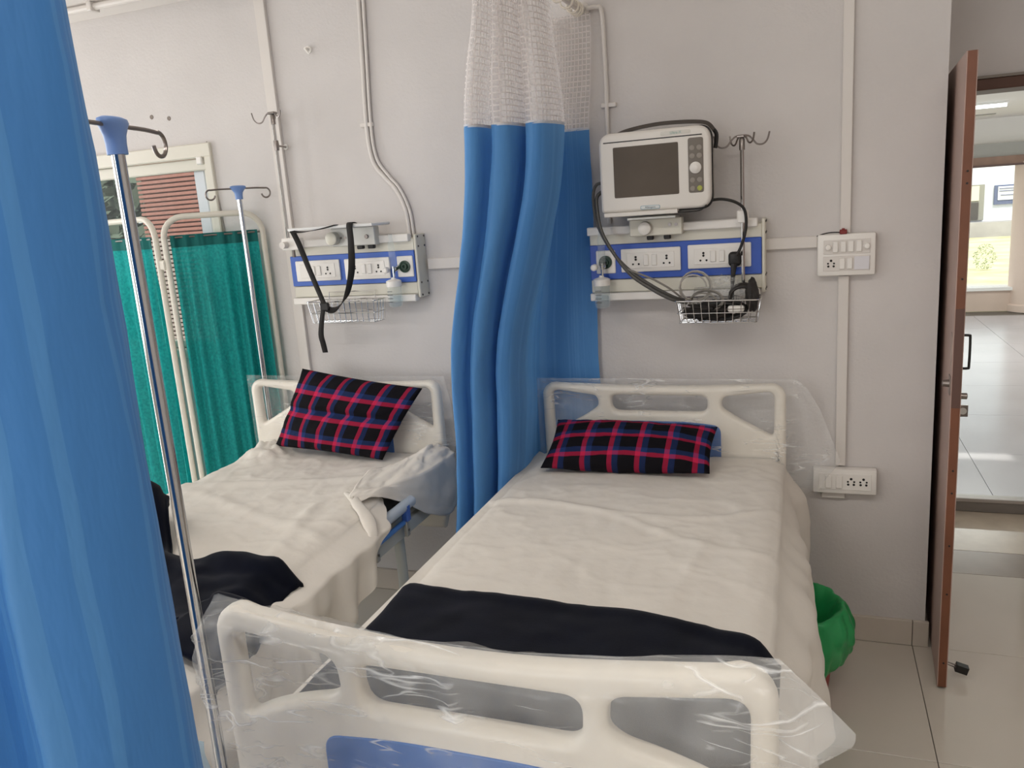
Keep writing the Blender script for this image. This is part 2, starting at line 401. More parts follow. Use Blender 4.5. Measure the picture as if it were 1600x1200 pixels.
# skirting of glazed tiles
bb = struct('baseboard_back', B().box(-4.6, XR, -.006, 0, 0, .098), GROUT)
x = .362
first = None
pieces = [(.3645, XR+.012)]
while x > -4.5:
    pieces.append((x-.598, x)); x -= .60
for k, (a, c) in enumerate(pieces):
    B().box(a, c, -.014, .001, .001, .100, .0015, 1).obj('tile', SKIRT, bb, 0)

# ------------------------------------------------------------------ added fill lights shaped as ceiling tubes, out of view
def fill_fixture(x, y, power, label):
    t = thing('fill_light', (x, y, 3.1), label, 'light', 'added fill lights')
    B().box(x-.62, x+.62, y-.04, y+.04, 3.06, 3.1, .005, 1).obj('housing', WHITE, t)
    B().tube([(x-.59, y, 3.04), (x+.59, y, 3.04)], .014, 12).obj('tube', mat('fill_tube', 'fbfbf6', .3, emit=4), t)
    a_ = area('fill_lamp', Vector((0, 0, -.085)), (0, 0, 0), 1.15, .04, power, (1, .97, .93)); a_.parent = t
fill_fixture(.6, -2.6, 19, 'added unseen fill tube over the right side of the ward')
fill_fixture(-1.6, -2.9, 27, 'added unseen fill tube over the middle of the ward')
# ------------------------------------------------------------------ window in the bed wall
win = thing('window_1', (-3.27, .05, wz0), None, None, kind='structure')
def wbar(nm, x0, x1, y0, y1, z0, z1, M=CREAM, p_=None): return B().box(x0, x1, y0, y1, z0, z1, .004, 1).obj(nm, M, p_ or win, 0)
wbar('head_trim', wx0-.03, wx1+.033, -.018, .02, 1.995, 2.055)
wbar('side_trim', wx1-.005, wx1+.033, -.018, .02, wz0-.03, 2.00)
wbar('sill', wx0-.03, wx1+.033, -.03, .02, wz0-.04, wz0)
wbar('top_rail', wx0, wx1-.002, .02, .06, 1.945, 1.995)
wbar('side_stile', wx1-.045, wx1-.003, .02, .07, wz0, 1.945)
sash = wbar('sash', -2.635, -2.575, .055, .085, wz0, 1.945, mat('sash_aluminium', 'cfd3d8', .35))
wbar('bottom_rail', wx0, wx1-.045, .02, .06, wz0, wz0+.035)
wbar('latch_block', -2.545, -2.515, -.024, .0, 1.965, 2.0, WHITE)
B().box(wx0+.04, -2.60, .066, .070, wz0+.03, 1.95).obj('pane', GLASS, win, 0)

# ------------------------------------------------------------------ outside the window: a slatted brick-red wall and greenery
RED = mat('terracotta_slat', '8a5b50', .8, var=.15, vscale=10)
SUNLIT = mat('sunlit_slat', '94857f', .8, var=.1, vscale=10)  # lower slats: sunlight put into the colour as a paler tone
sw = thing('slatted_wall', (-5.0, 3.0, -.3), 'red brown slatted building wall seen through the window', 'wall')
B().box(-5.82, -4.2, 3.06, 3.2, -.3, 3.4).obj('backing', mat('slat_backing', '6b3f33', .9), sw, 0)
zz = .2; k = 0
while zz < 3.2:
    B().box(-5.85, -4.2, 3.03, 3.06, zz, zz+.027, .003, 1).obj('slat', RED if zz > 1.62 else SUNLIT, sw, 0)
    zz += .040; k += 1
def foliage(name, label, cen, rad, n, leaf, col, trunk=None):
    t = thing(name, (cen[0], cen[1], trunk if trunk is not None else cen[2]-rad[2]), label, 'tree' if trunk is not None else 'plant')
    b = B()
    for _ in range(n):
        th = random.uniform(0, 2*PI); ph = math.acos(random.uniform(-1, 1)); r = random.uniform(.45, 1)**.5
        c = Vector((cen[0]+rad[0]*r*math.sin(ph)*math.cos(th), cen[1]+rad[1]*r*math.sin(ph)*math.sin(th), cen[2]+rad[2]*r*math.cos(ph)))
        a = Vector((random.gauss(0, 1), random.gauss(0, 1), random.gauss(0, .6))).normalized(); d = a.orthogonal().normalized(); s_ = leaf*random.uniform(.6, 1.3)
        q = [b.bm.verts.new(p_) for p_ in (c-a*s_, c+d*s_*.4, c+a*s_, c-d*s_*.4)]
        b.bm.faces.new(q)
    o = b.obj('foliage', mat(name+'_leaf_%s' % col, col, .7, var=.3, vscale=3), t, 0, normals=False); o['kind'] = 'stuff'
    if trunk is not None:
        B().tube([(cen[0], cen[1], trunk), (cen[0]+.05, cen[1], cen[2])], [rad[0]*.12, rad[0]*.06], 8).obj('trunk', DKWOOD, t)
    return t
foliage('garden_tree', 'dull green tree outside the window beside the slatted wall', (-7.6, 4.2, 1.6), (1.5, .9, 1.6), 6500, .13, '4f5a4c', -.5)
foliage('garden_tree', 'darker green tree further left outside the window', (-10.6, 5.6, 1.8), (1.6, 1, 1.7), 5000, .14, '485446', -.5)
tag(B().box(-16, -4.0, .2, 14, -.6, -.5).obj('garden_ground', mat('dry_earth', 'b3a689', .95, var=.2, vscale=2), None, 0), 'dry bare ground outside the window', 'ground', kind='structure')

# ------------------------------------------------------------------ conduits, pipes and marks on the bed wall
def casing(name, x0, x1, z0, z1, label, d=.018):
    o = B().box(x0, x1, -d, 0, z0, z1, .002, 1).obj(name, PVC, None, 0); return tag(o, label, 'conduit')
casing('cable_casing', -2.143, -2.094, .10, 2.635, 'tall white cable casing running down the wall left of the left bed')
casing('cable_casing', .094, .127, 1.52, 3.1, 'white cable casing running up from the switch box')
casing('cable_casing', .090, .125, .69, 1.375, 'white cable casing between the switch box and the low socket box')
casing('cable_casing', .045, .125, .565, .60, 'short white casing stub under the low socket box', .02)
casing('cable_casing', -1.465, -.80, 1.462, 1.505, 'horizontal white casing from the left service panel to the blue curtain', .02)
casing('cable_casing', -.152, .022, 1.475, 1.515, 'short horizontal white casing between right service panel and switch box', .02)
def pipe(label, pts, r, n=8, clips=()):
    t = thing('wall_pipe', pts[0], label, 'pipe')
    B().tube(cat_rom(pts, n), r, 10).obj('pipe', PVC, t)
    for c in clips:
        cl = B().box(c[0]-.028, c[0]+.028, -.016, 0, c[2]-.008, c[2]+.008, .002, 1).obj('clip', PVC, t, 0)
    return t
pipe('thin white gas pipe bending down the wall to the left service panel', [(-1.655, -.012, 2.635), (-1.672, -.012, 2.3), (-1.684, -.012, 2.05), (-1.672, -.012, 1.91), (-1.625, -.012, 1.84), (-1.578, -.012, 1.785), (-1.545, -.012, 1.70), (-1.538, -.012, 1.60)], .0085, clips=[(-1.684, 0, 2.05)])
pipe('second thin white pipe close beside the gas pipe', [(-1.635, -.012, 2.635), (-1.652, -.012, 2.3), (-1.664, -.012, 2.05), (-1.654, -.012, 1.92), (-1.607, -.012, 1.845), (-1.562, -.012, 1.79), (-1.527, -.012, 1.70), (-1.52, -.012, 1.60)], .006)
pipe('thin white pipe dropping behind the patient monitor', [(-.75, -.02, 2.352), (-.715, -.02, 2.352), (-.698, -.02, 2.335), (-.695, -.012, 2.2), (-.695, -.012, 2.02), (-.705, -.012, 1.6)], .0075, 6, clips=[(-.689, 0, 2.02)])
t = thing('ceiling_pipe', (-2.7, -.20, 2.6), 'white pipe clipped under the lowered beam above the window', 'pipe')
B().tube([(-4.6, -.20, 2.617), (-1.9, -.20, 2.617)], .014, 10).obj('pipe', PVC, t)
for xx in (-3.6, -2.80, -2.3): B().box(xx-.012, xx+.012, -.225, -.175, 2.598, 2.636, .003, 1).obj('clip', PVC, t, 0)
o = B().tube(cat_rom([(-2.486, -.006, 2.06), (-2.475, -.006, 1.9), (-2.46, -.006, 1.67), (-2.45, -.006, 1.3)], 5), .003, 6).obj('thin_wire', mat('grey_wire', '9a938c', .6)); tag(o, 'thin grey wire hanging down beside the window frame', 'wire')
t = thing('wall_hook', (-1.917, 0, 2.36), 'small white hook screwed high on the wall above the left bed', 'hook')
B().lathe([(.014, 0), (.014, .006), (.007, .01), (.006, .03)], (-1.917, 0, 2.366), (0, -1, 0), 12).obj('base', WHITE, t)
B().tube(cat_rom([(-1.917, -.028, 2.366), (-1.905, -.035, 2.352), (-1.895, -.036, 2.345), (-1.888, -.034, 2.355)], 4), .004, 6).obj('hook', WHITE, t)
HOLE = mat('plaster_hole', '8a8078', .9)
for xx, zz, l in ((-2.77, 2.191, 'small drilled hole in the wall, left of two above the window'), (-2.675, 2.176, 'chipped drilled hole in the wall, right of two above the window')):
    o = B().lathe([(.010, 0), (.009, .0025), (.004, .001)], (xx, 0, zz), (0, -1, 0), 9).obj('wall_hole', HOLE); tag(o, l, 'hole')

# ------------------------------------------------------------------ bed head service panels
PBODY = mat('panel_body', 'd3cfc1', .4, metal=.1)
PBLUE = mat('panel_blue', '2c55b4', .4)
PLILAC = mat('panel_blue_faded', '4367bb', .4)
DARK = mat('socket_dark', '1a1614', .6)
GREEN = mat('outlet_green', '1c3a2c', .4)
def socket_holes(p_, x, y, z, s=1.):
    for dx, dz, r in ((0, .012, .0042), (0, .003, .0042), (-.0105, -.0135, .0036), (.0105, -.0135, .0036)):
        B().lathe([(r*s, 0), (r*s, .0012)], (x+dx*s, y, z+dz*s), (0, -1, 0), 10).obj('socket_hole', DARK, p_, 0)
def wall_plate(parent, x0, x1, z0, z1, y, socks, switches):
    p_ = B().box(x0, x1, y-.010, y, z0, z1, .004, 2).obj('socket_plate', WHITE, parent)
    B().box(x0+.022, x1-.022, y-.012, y-.009, z0+.014, z1-.014, .001, 1).obj('insert', WHITE, p_)
    zc = (z0+z1)/2
    for sx in socks: socket_holes(p_, sx, y-.012, zc)
    for sx in switches:
        B().box(sx-.0095, sx+.0095, y-.017, y-.011, zc-.02, zc+.02, .002, 1).obj('switch', WHITE, p_)
    return p_
def service_panel(x0, x1, zo, outlet_left, blue, label):
    """zo shifts the whole unit up; the outlet plate sits at one end"""
    t = thing('service_panel', ((x0+x1)/2, 0, 1.32+zo), label, 'service panel')
    Y = -.085
    B().box(x0, x1, Y+.012, 0, 1.345+zo, 1.575+zo, .003, 1).obj('body', PBODY, t)
    B().box(x0, x1, Y+.002, Y+.013, 1.525+zo, 1.572+zo, .002, 1).obj('top_strip', PBODY, t)
    B().box(x0, x1, Y+.002, Y+.013, 1.352+zo, 1.398+zo, .002, 1).obj('bottom_strip', PBODY, t)
    B().box(x0-.004, x1-.012, -.105, -.07, 1.562+zo, 1.592+zo, .003, 1).obj('equipment_rail', WHITE, t)
    B().box(x0-.004, x1-.006, -.098, -.06, 1.322+zo, 1.350+zo, .003, 1).obj('lower_rail', WHITE, t)
    B().box(x0, x1, Y-.004, Y+.003, 1.400+zo, 1.526+zo, .002, 1).obj('blue_fascia', blue, t)
    B().box(x1-.001, x1+.012, Y+.002, 0, 1.335+zo, 1.588+zo, .003, 1).obj('end_cap', PBODY, t)
    for yy in (-.012, -.068):
        for z_ in (1.345, 1.395, 1.54, 1.578): B().lathe([(.004, 0), (.004, .002)], (x1+.012, yy, z_+zo), (1, 0, 0), 8).obj('screw', BLACK, t, 0)
    return t, Y-.004
def outlet(t, x, z, y):
    p_ = B().box(x-.036, x+.036, y-.006, y, z-.042, z+.042, .003, 1).obj('outlet_plate', WHITE, t)
    B().lathe([(.024, 0), (.024, .006), (.019, .007), (.019, .003), (.012, .003), (.012, .01), (.006, .01), (.006, .004)], (x, y-.006, z), (0, -1, 0), 24).obj('gas_outlet', GREEN, p_)
pr, yR = service_panel(-.765, -.158, 0, True, PBLUE, 'blue fronted bed head service panel under the patient monitor')
outlet(pr, -.706, 1.464, yR)
wall_plate(pr, -.648, -.433, 1.424, 1.508, yR, (-.593, -.482), (-.556, -.526))
wall_plate(pr, -.408, -.192, 1.427, 1.511, yR, (-.353,), (-.320, -.290))
pl, yL = service_panel(-2.075, -1.488, .020, False, PLILAC, 'faded blue bed head service panel above the left bed')
outlet(pl, -1.530, 1.483, yL)
wall_plate(pl, -2.046, -1.832, 1.440, 1.526, yL, (-1.888,), (-1.958, -1.930))
wall_plate(pl, -1.808, -1.598, 1.439, 1.525, yL, (-1.757, -1.648), (-1.716, -1.688))

# flowmeters with humidifier jars
def flowmeter(x, y, z, label):
    """z: bottom of the jar"""
    t = thing('oxygen_flowmeter', (x, y, z), label, 'flowmeter')
    B().lathe([(.020, 0), (.026, .004), (.028, .02), (.028, .085), (.024, .088)], (x, y, z), seg=20).obj('jar', JAR, t)
    B().lathe([(.019, .004), (.023, .008), (.023, .045)], (x, y, z), seg=20).obj('water', clear('jar_water', (.86, .9, .92), .05), t)
    for k in range(4): B().box(x-.018, x+.004, y-.0295, y-.0275, z+.022+k*.014, z+.0245+k*.014).obj('graduation_mark', mat('mark_grey', '5d5f60', .6), t, 0)
    B().lathe([(.031, 0), (.031, .022), (.024, .026), (.010, .030), (.008, .036)], (x, y, z+.083), seg=20).obj('cap', WHITE, t)
    B().lathe([(.005, 0), (.005, .045)], (x+.004, y, z+.118), seg=10).obj('stem', CHROME, t)
    B().lathe([(.012, 0), (.012, .022), (.008, .026)], (x-.022, y-.002, z+.150), (0, -1, 0), 14).obj('knob', WHITE, t)
    B().tube([(x+.005, y+.002, z+.148), (x+.012, -.09, z+.16)], .009, 10).obj('adapter', CHROME, t)
    B().lathe([(.013, 0), (.013, .09), (.009, .115), (.008, .135)], (x+.004, y, z+.155), seg=16).obj('flow_tube', JAR, t)
    return t
flowmeter(-.716, -.128, 1.300, 'clear oxygen humidifier jar with white cap at the right panel')
flowmeter(-1.570, -.128, 1.325, 'clear oxygen humidifier jar with white cap at the left panel')

# ------------------------------------------------------------------ wall mounted drip poles with hooks
def hooked_pole(x, y, z0, z1, label, spread, collar):
    t = thing('drip_pole', (x, y, z0), label, 'drip pole')
    B().tube([(x, y, z0), (x, y, z1-.02)], .0065, 10).obj('pole', CHROME, t)
    B().lathe([(.0095, 0), (.0095, .035), (.006, .04)], (x, y, z1-.045), seg=12).obj('collar', STEEL, t)
    B().box(x-.018, x+.018, y-.012, y+.012, z1-.006, z1+.004, .003, 1).obj('hook_plate', STEEL, t)
    for a, r in spread:
        dx, dy = math.cos(a), math.sin(a)
        p_ = [(0, 0), (.02, 0), (.035, -.012), (.05, -.03), (.07, -.032), (.085, -.018), (.092, .008)]
        B().tube(cat_rom([(x+dx*u*r, y+dy*u*r, z1+v_*r) for u, v_ in p_], 4), .003, 6).obj('hook', STEEL, t)
    for zc, yy in collar:
        B().box(x-.018, x+.018, y-.014, yy, zc-.022, zc+.022, .004, 1).obj('clamp', WHITE, t)
    return t
hooked_pole(-.217, -.125, 1.36, 1.862, 'steel drip pole with four hooks clamped beside the patient monitor', ((PI*.98, 1.), (.05, .95), (-.9, .75), (2.2, .8)), ((1.60, -.09),))
hooked_pole(-2.062, -.10, 1.58, 2.128, 'thin steel drip pole with curled hooks above the left panel', ((PI*1.02, 1.05), (-.35, .6), (2.0, .6)), ((1.60, -.075),))
t = thing('pole_standoff', (-2.075, -.05, 2.0), 'small steel standoff holding the left drip pole to the wall', 'standoff')
B().tube([(-2.062, -.10, 2.0), (-2.085, -.002, 2.0)], .004, 8).obj('rod', STEEL, t)
B().lathe([(.010, -.02), (.012, 0), (.010, .02)], (-2.062, -.10, 2.0), seg=12).obj('collar', STEEL, t)
B().lathe([(.012, 0), (.012, .006)], (-2.085, 0, 2.0), (0, -1, 0), 12).obj('wall_plate', WHITE, t)

# ------------------------------------------------------------------ patient monitor and its bracket
MW = mat('monitor_shell', 'dcd7d0', .35)
t = thing('monitor_bracket', (-.51, -.1, 1.55), 'pale metal bracket with white knob holding the patient monitor', 'bracket')
B().box(-.605, -.42, -.135, -.09, 1.552, 1.612, .003, 1).obj('clamp_body', PBODY, t)
B().lathe([(.022, 0), (.024, .006), (.022, .02), (.014, .024)], (-.548, -.136, 1.580), (0, -1, 0), 18).obj('knob', WHITE, t)
for xx in (-.462, -.440): B().lathe([(.006, 0), (.006, .002)], (xx, -.136, 1.588), (0, -1, 0), 10).obj('bolt', STEEL, t, 0)
B().box(-.60, -.43, -.20, -.10, 1.610, 1.622, .003, 1).obj('top_shelf', ALU, t)
for xx in (-.535, -.475): B().box(xx-.012, xx+.012, -.12, -.105, 1.537, 1.553, .003, 1).obj('rubber_foot', BLACK, t)
t = thing('patient_monitor', (-.494, -.16, 1.625), 'white patient monitor with dark screen and button strip', 'monitor')
YF = -.225
out = rounded([(-.682, 1.640), (-.309, 1.640), (-.309, 1.905), (-.682, 1.905)], [.015, .045, .05, .045], 8)
plate('front_shell', out, [], YF+.022, .044, .012, MW, t)
plate('back_shell', rounded([(-.676, 1.64), (-.313, 1.64), (-.313, 1.90), (-.676, 1.90)], .04, 8), [], -.135, .14, .02, mat('monitor_grey', 'a19a92', .45), t)
plate('black_gasket', rounded([(-.685, 1.634), (-.306, 1.634), (-.306, 1.908), (-.685, 1.908)], .045, 8), [], YF+.046, .008, .002, BLACK, t)
plate('screen', rounded([(-.632, 1.690), (-.413, 1.690), (-.413, 1.857), (-.632, 1.857)], .004, 2), [], YF-.0005, .003, .0008, mat('lcd_screen', '5d544b', .5, var=.12, vscale=6, spec=.2), t)
kp = plate('keypad', rounded([(-.381, 1.690), (-.332, 1.690), (-.332, 1.866), (-.381, 1.866)], .008, 4), [], YF-.0005, .003, .0008, mat('keypad_grey', '6d655c', .5), t)
KEY = mat('key_outline', '8d867d', .5)
for r_, z_ in enumerate((1.834, 1.808, 1.731, 1.704)):
    for c_, x_ in enumerate((-.368, -.345)):
        M = mat('yellow_green_key', 'a3a84a', .5) if (r_ == 3 and c_ == 1) else KEY
        B().lathe([(.0085, 0), (.0085, .0015), (.007, .002)], (x_, YF-.002, z_), (0, -1, 0), 16).obj('button', M, kp)
B().lathe([(.019, 0), (.019, .005), (.016, .008), (.010, .010), (.010, .016), (.006, .018)], (-.3575, YF-.002, 1.770), (0, -1, 0), 24).obj('dial', WHITE, t)
plate('groove', rounded([(-.665, 1.8725), (-.335, 1.8725), (-.335, 1.876), (-.665, 1.876)], .001, 1), [], YF, .002, .0004, BLACK, t)
bd = plate('name_badge', rounded([(-.47, 1.881), (-.372, 1.881), (-.372, 1.894), (-.47, 1.894)], .006, 4), [], YF, .002, .0005, mat('badge_silver', 'cfcbc2', .3), t)
text('lettering', 'Ultra-X', (-.42, YF-.0014, 1.8872), .012, mat('teal_print', '7fa59e', .5), bd)
lg = plate('logo', rounded([(-.545, 1.646), (-.478, 1.646), (-.478, 1.659), (-.545, 1.659)], .006, 4), [], YF, .002, .0005, mat('logo_blue_rim', '7f9fae', .4), t)
plate('logo_field', rounded([(-.543, 1.6475), (-.480, 1.6475), (-.480, 1.6575), (-.543, 1.6575)], .005, 4), [], YF-.0005, .002, .0004, mat('badge_pale', 'd3d6d4', .4), lg)
text('logo_lettering', 'Allengers', (-.5115, YF-.0016, 1.6527), .0095, mat('logo_ink', '2f5468', .5), lg)
B().box(-.672, -.42, YF-.004, YF+.03, 1.627, 1.641, .002, 1).obj('bottom_lip', MW, t)
B().tube(cat_rom([(-.655, -.15, 1.893), (-.60, -.16, 1.912), (-.50, -.165, 1.924), (-.40, -.165, 1.923), (-.33, -.16, 1.914), (-.305, -.15, 1.89)], 6), .009, 8, flat=.5).obj('carry_handle', mat('handle_grey', '4b443e', .6), t)
b = B()
b.tube(cat_rom([(-.305, -.15, 1.89), (-.297, -.15, 1.875), (-.298, -.15, 1.85), (-.302, -.15, 1.83)], 5), [.007]*16, 7)
b.obj('cable_socket', BLACK, t)
def cable(name, label, pts, r, M, cat='cable', n=8):
    o = B().tube(cat_rom(pts, n), r, 8).obj(name, M); return tag(o, label, cat)
GREYC = mat('grey_cable', '4c4a47', .5)
cable('patient_cable', 'dark grey cable looping from the monitor down to the right basket', [(-.685, -.16, 1.745), (-.71, -.165, 1.74), (-.722, -.17, 1.70), (-.708, -.19, 1.61), (-.66, -.21, 1.52), (-.60, -.22, 1.45), (-.52, -.225, 1.39), (-.445, -.215, 1.345), (-.41, -.19, 1.33)], .0055, GREYC)
cable('patient_cable', 'thicker dark cable hanging just inside the first monitor cable', [(-.685, -.16, 1.72), (-.706, -.175, 1.70), (-.705, -.19, 1.66), (-.69, -.20, 1.58), (-.645, -.215, 1.50), (-.585, -.225, 1.425), (-.51, -.23, 1.372), (-.45, -.225, 1.338), (-.40, -.20, 1.32)], .0065, GREYC)
cable('thin_cable', 'thin grey cable branching towards the right basket', [(-.60, -.222, 1.447), (-.56, -.235, 1.432), (-.51, -.235, 1.41), (-.455, -.225, 1.375), (-.42, -.20, 1.34)], .0035, mat('mid_grey_cable', '77736d', .5))
t = thing('power_cord', (-.2, -.15, 1.4), 'black power cord with plug pushed into the right panel socket', 'power cord')
B().tube(cat_rom([(-.325, -.16, 1.66), (-.28, -.165, 1.662), (-.235, -.16, 1.648), (-.208, -.155, 1.62), (-.205, -.15, 1.56), (-.222, -.145, 1.50), (-.238, -.14, 1.47)], 8), .005, 8).obj('cord', BLACK, t)
B().box(-.266, -.224, -.135, -.098, 1.432, 1.482, .012, 3).obj('plug', BLACK, t)
B().tube(cat_rom([(-.247, -.13, 1.44), (-.25, -.14, 1.40), (-.252, -.15, 1.35), (-.25, -.16, 1.30)], 6), [.012, .011, .010, .009, .009, .008, .008, .007, .007, .006, .006, .006, .006, .006, .006, .006, .006, .006, .006], 8).obj('tail', BLACK, t)
cable('thin_wire', 'thin black wire trailing under the patient monitor', [(-.44, -.22, 1.632), (-.39, -.225, 1.629), (-.345, -.225, 1.632), (-.325, -.22, 1.648)], .002, BLACK, 'wire')

# ------------------------------------------------------------------ wire baskets
def basket(x0, x1, yb, yf, z0, z1, label, nx=9):
    t = thing('wire_basket', ((x0+x1)/2, (yb+yf)/2, z0), label, 'basket')
    def loop(z, ins=0.): return rounded([(x0+ins, yb), (x1-ins, yb), (x1-ins, yf+ins), (x0+ins, yf+ins)], .012, 3), z
    for nm, z, ins, r in (('rim', z1, 0, .0026), ('middle_ring', (z0+z1)/2-.004, .006, .0016), ('bottom_ring', z0, .012, .0016)):
        l, z = loop(z, ins); B().tube([(p_[0], p_[1], z) for p_ in l], r, 6, closed=True).obj(nm, CHROME, t)
    for k in range(nx+1):
        xx = lerp(x0+.006, x1-.006, k/nx); xb = lerp(x0+.016, x1-.016, k/nx)
        B().tube([(xx, yf, z1), (xb, yf+.012, z0), (xb, yb, z0), (xx, yb, z1)], .0014, 5).obj('wire', CHROME, t)
    for k in range(1, 4):
        yy = lerp(yf, yb, k/4)
        B().tube([(x0, yy, z1), (x0+.012, yy, z0), (x1-.012, yy, z0), (x1, yy, z1)], .0014, 5).obj('cross_wire', CHROME, t)
    B().tube([(x0+.05, yb, z1), (x0+.05, -.099, z1+.03), (x1-.05, -.099, z1+.03), (x1-.05, yb, z1)], .002, 5).obj('hanger', CHROME, t)
    return t
basket(-.437, -.155, -.105, -.235, 1.252, 1.329, 'chrome wire basket stuffed with cables below the right panel', 10)
basket(-1.945, -1.625, -.105, -.20, 1.275, 1.362, 'empty chrome wire basket hanging below the left panel', 11)
# contents of the right basket
LG = mat('pale_grey_tube', 'a9a49c', .4)
def coil(name, label, c, r, nturn, M, tr, tilt, jit, squash=1.):
    pts = []
    for k in range(nturn*18):
        a = k*2*PI/18; rr = r*(1+jit*noise.noise(Vector((k*.09, r*9, 2.))))
        p_ = Vector((math.cos(a)*rr, math.sin(a*1.0)*.012*noise.noise(Vector((k*.05, 1, 1)))+(k/(nturn*18)-.5)*.03, math.sin(a)*rr*squash))
        p_ = Matrix.Rotation(tilt, 3, 'Z') @ p_
        pts.append(Vector(c)+p_)
    o = B().tube(pts, tr, 7).obj(name, M); return tag(o, label, 'cable')
coil('sensor_tube', 'pale grey sensor tube looped up out of the right basket', (-.375, -.17, 1.372), .047, 3, LG, .0028, .1, .35)
coil('sensor_tube', 'grey sensor tube lying in flat loops in the right basket', (-.335, -.185, 1.325), .05, 3, mat('mid_tube', '7d7870', .45), .003, -.2, .4, .6)
coil('black_cable', 'black cable coil filling the bottom of the right basket', (-.29, -.17, 1.29), .075, 4, BLACK, .007, .05, .3, .38)
coil('black_cable', 'black cable looped at the right end of the right basket', (-.215, -.165, 1.335), .04, 3, mat('charcoal_cable', '26211e', .55), .006, .15, .3, .9)
def lump(name, label, cat, c, r, M, amp=.25, f=6., n=28):
    def fn(u, v):
        th = u*2*PI; ph = v*PI; d = Vector((math.sin(ph)*math.cos(th), math.sin(ph)*math.sin(th), math.cos(ph)))
        k = 1+amp*nz(d.x*f*.4+c[0]*9, d.y*f*.4, d.z*f*.4)
        return Vector((c[0]+d.x*r[0]*k, c[1]+d.y*r[1]*k, c[2]+d.z*r[2]*k))
    o = B().grid(fn, n, n).obj(name, M, None, 60, weld=1e-5); return tag(o, label, cat)
lump('pressure_cuff', 'dark grey folded pressure cuff at the right end of the basket', 'cuff', (-.185, -.165, 1.335), (.022, .05, .055), mat('cuff_grey', '2e2a28', .85), .2)
lump('plastic_bag', 'crumpled clear plastic bag poking out of the right basket', 'bag', (-.275, -.15, 1.352), (.055, .04, .05), plastic_film('crumpled_film', .12, .35, 22), .4, 9)
lump('cable_bundle', 'dark tangled cable bundle lying in the right basket', 'cables', (-.33, -.17, 1.285), (.085, .05, .026), mat('bundle_dark', '2a2624', .7), .5, 12)
t = thing('sensor_probe', (-.23, -.215, 1.29), 'small white finger probe lying in the right basket', 'probe')
B().box(-.262, -.208, -.222, -.20, 1.287, 1.308, .007, 3).obj('shell', WHITE, t)
B().box(-.262, -.208, -.2225, -.1995, 1.296, 1.299).obj('seam', KEY, t, 0)

# ------------------------------------------------------------------ left panel: monitor shelf and strap
t = thing('monitor_bracket', (-1.75, -.12, 1.57), 'empty white monitor shelf on its clamp above the left panel', 'bracket')
B().box(-1.96, -1.575, -.245, -.10, 1.653, 1.665, .004, 2).obj('shelf', mat('shelf_white', 'd9d9d8', .3), t)
B().box(-1.83, -1.63, -.135, -.095, 1.578, 1.652, .003, 1).obj('clamp_body', mat('clamp_grey', 'c3c2bc', .35, metal=.3), t)
B().lathe([(.026, 0), (.026, .03), (.02, .034)], (-1.815, -.136, 1.612), (0, -1, 0), 18).obj('knob', PBODY, t)
for xx in (-1.785, -1.765, -1.745): B().lathe([(.005, 0), (.005, .002)], (xx, -.136, 1.612), (0, -1, 0), 8).obj('bolt', STEEL, t, 0)
B().lathe([(.009, 0), (.008, .004)], (-1.668, -.136, 1.612), (0, -1, 0), 12).obj('bolt', STEEL, t, 0)
for xx in (-1.71, -1.66): B().box(xx-.014, xx+.014, -.125, -.105, 1.563, 1.579, .003, 1).obj('rubber_foot', BLACK, t)
t = thing('rail_clamp', (-2.04, -.1, 1.58), 'white rail clamp at the left end of the left panel', 'clamp')
B().box(-2.075, -1.985, -.135, -.105, 1.575, 1.625, .003, 1).obj('body', WHITE, t)
B().lathe([(.014, 0), (.014, .03)], (-2.05, -.137, 1.598), (0, -1, 0), 12).obj('screw_knob', PVC, t)
B().lathe([(.007, 0), (.007, .035)], (-2.03, -.12, 1.545), seg=10).obj('pin', STEEL, t)
def ribbon(pts, wdt, M, parent, name, n=8, th=.002):
    P = cat_rom([p_[:3] for p_ in pts], n); Ws = cat_rom([(p_[3], p_[4], 0) for p_ in pts], n)
    b = B(); V = []
    for i, p_ in enumerate(P):
        a = Ws[i].x; d = Vector((math.cos(a), math.sin(a), Ws[i].y)).normalized()
        V.append((b.bm.verts.new(p_-d*wdt/2), b.bm.verts.new(p_+d*wdt/2)))
    for A, D in zip(V, V[1:]): b.bm.faces.new((A[0], A[1], D[1], D[0]))
    return b.obj(name, M, parent, 180, solid=th)
t = thing('fastening_strap', (-1.8, -.25, 1.16), 'black webbing strap hanging from the left monitor shelf through the basket', 'strap')
ribbon([(-1.73, -.25, 1.667, 1.0, 0), (-1.80, -.252, 1.655, .8, 0), (-1.88, -.254, 1.648, .3, .2), (-1.935, -.252, 1.652, .5, .3)], .02, WEBB, t, 'shelf_loop')
ribbon([(-1.93, -.254, 1.655, .4, .1), (-1.905, -.256, 1.60, .3, .2), (-1.872, -.256, 1.50, .15, .25), (-1.842, -.254, 1.41, 0, .3), (-1.825, -.252, 1.36, 0, .3), (-1.812, -.25, 1.338, 0, .5)], .022, WEBB, t, 'left_strand')
ribbon([(-1.678, -.20, 1.668, 0, 0), (-1.668, -.253, 1.667, 0, 0), (-1.668, -.257, 1.60, 0, .1), (-1.678, -.256, 1.50, .6, .1), (-1.70, -.254, 1.43, .9, .2), (-1.725, -.253, 1.38, .3, .6), (-1.765, -.252, 1.342, .1, 1.6), (-1.80, -.25, 1.335, .1, 2.0), (-1.83, -.25, 1.35, 0, 1.)], .027, WEBB, t, 'right_strand')
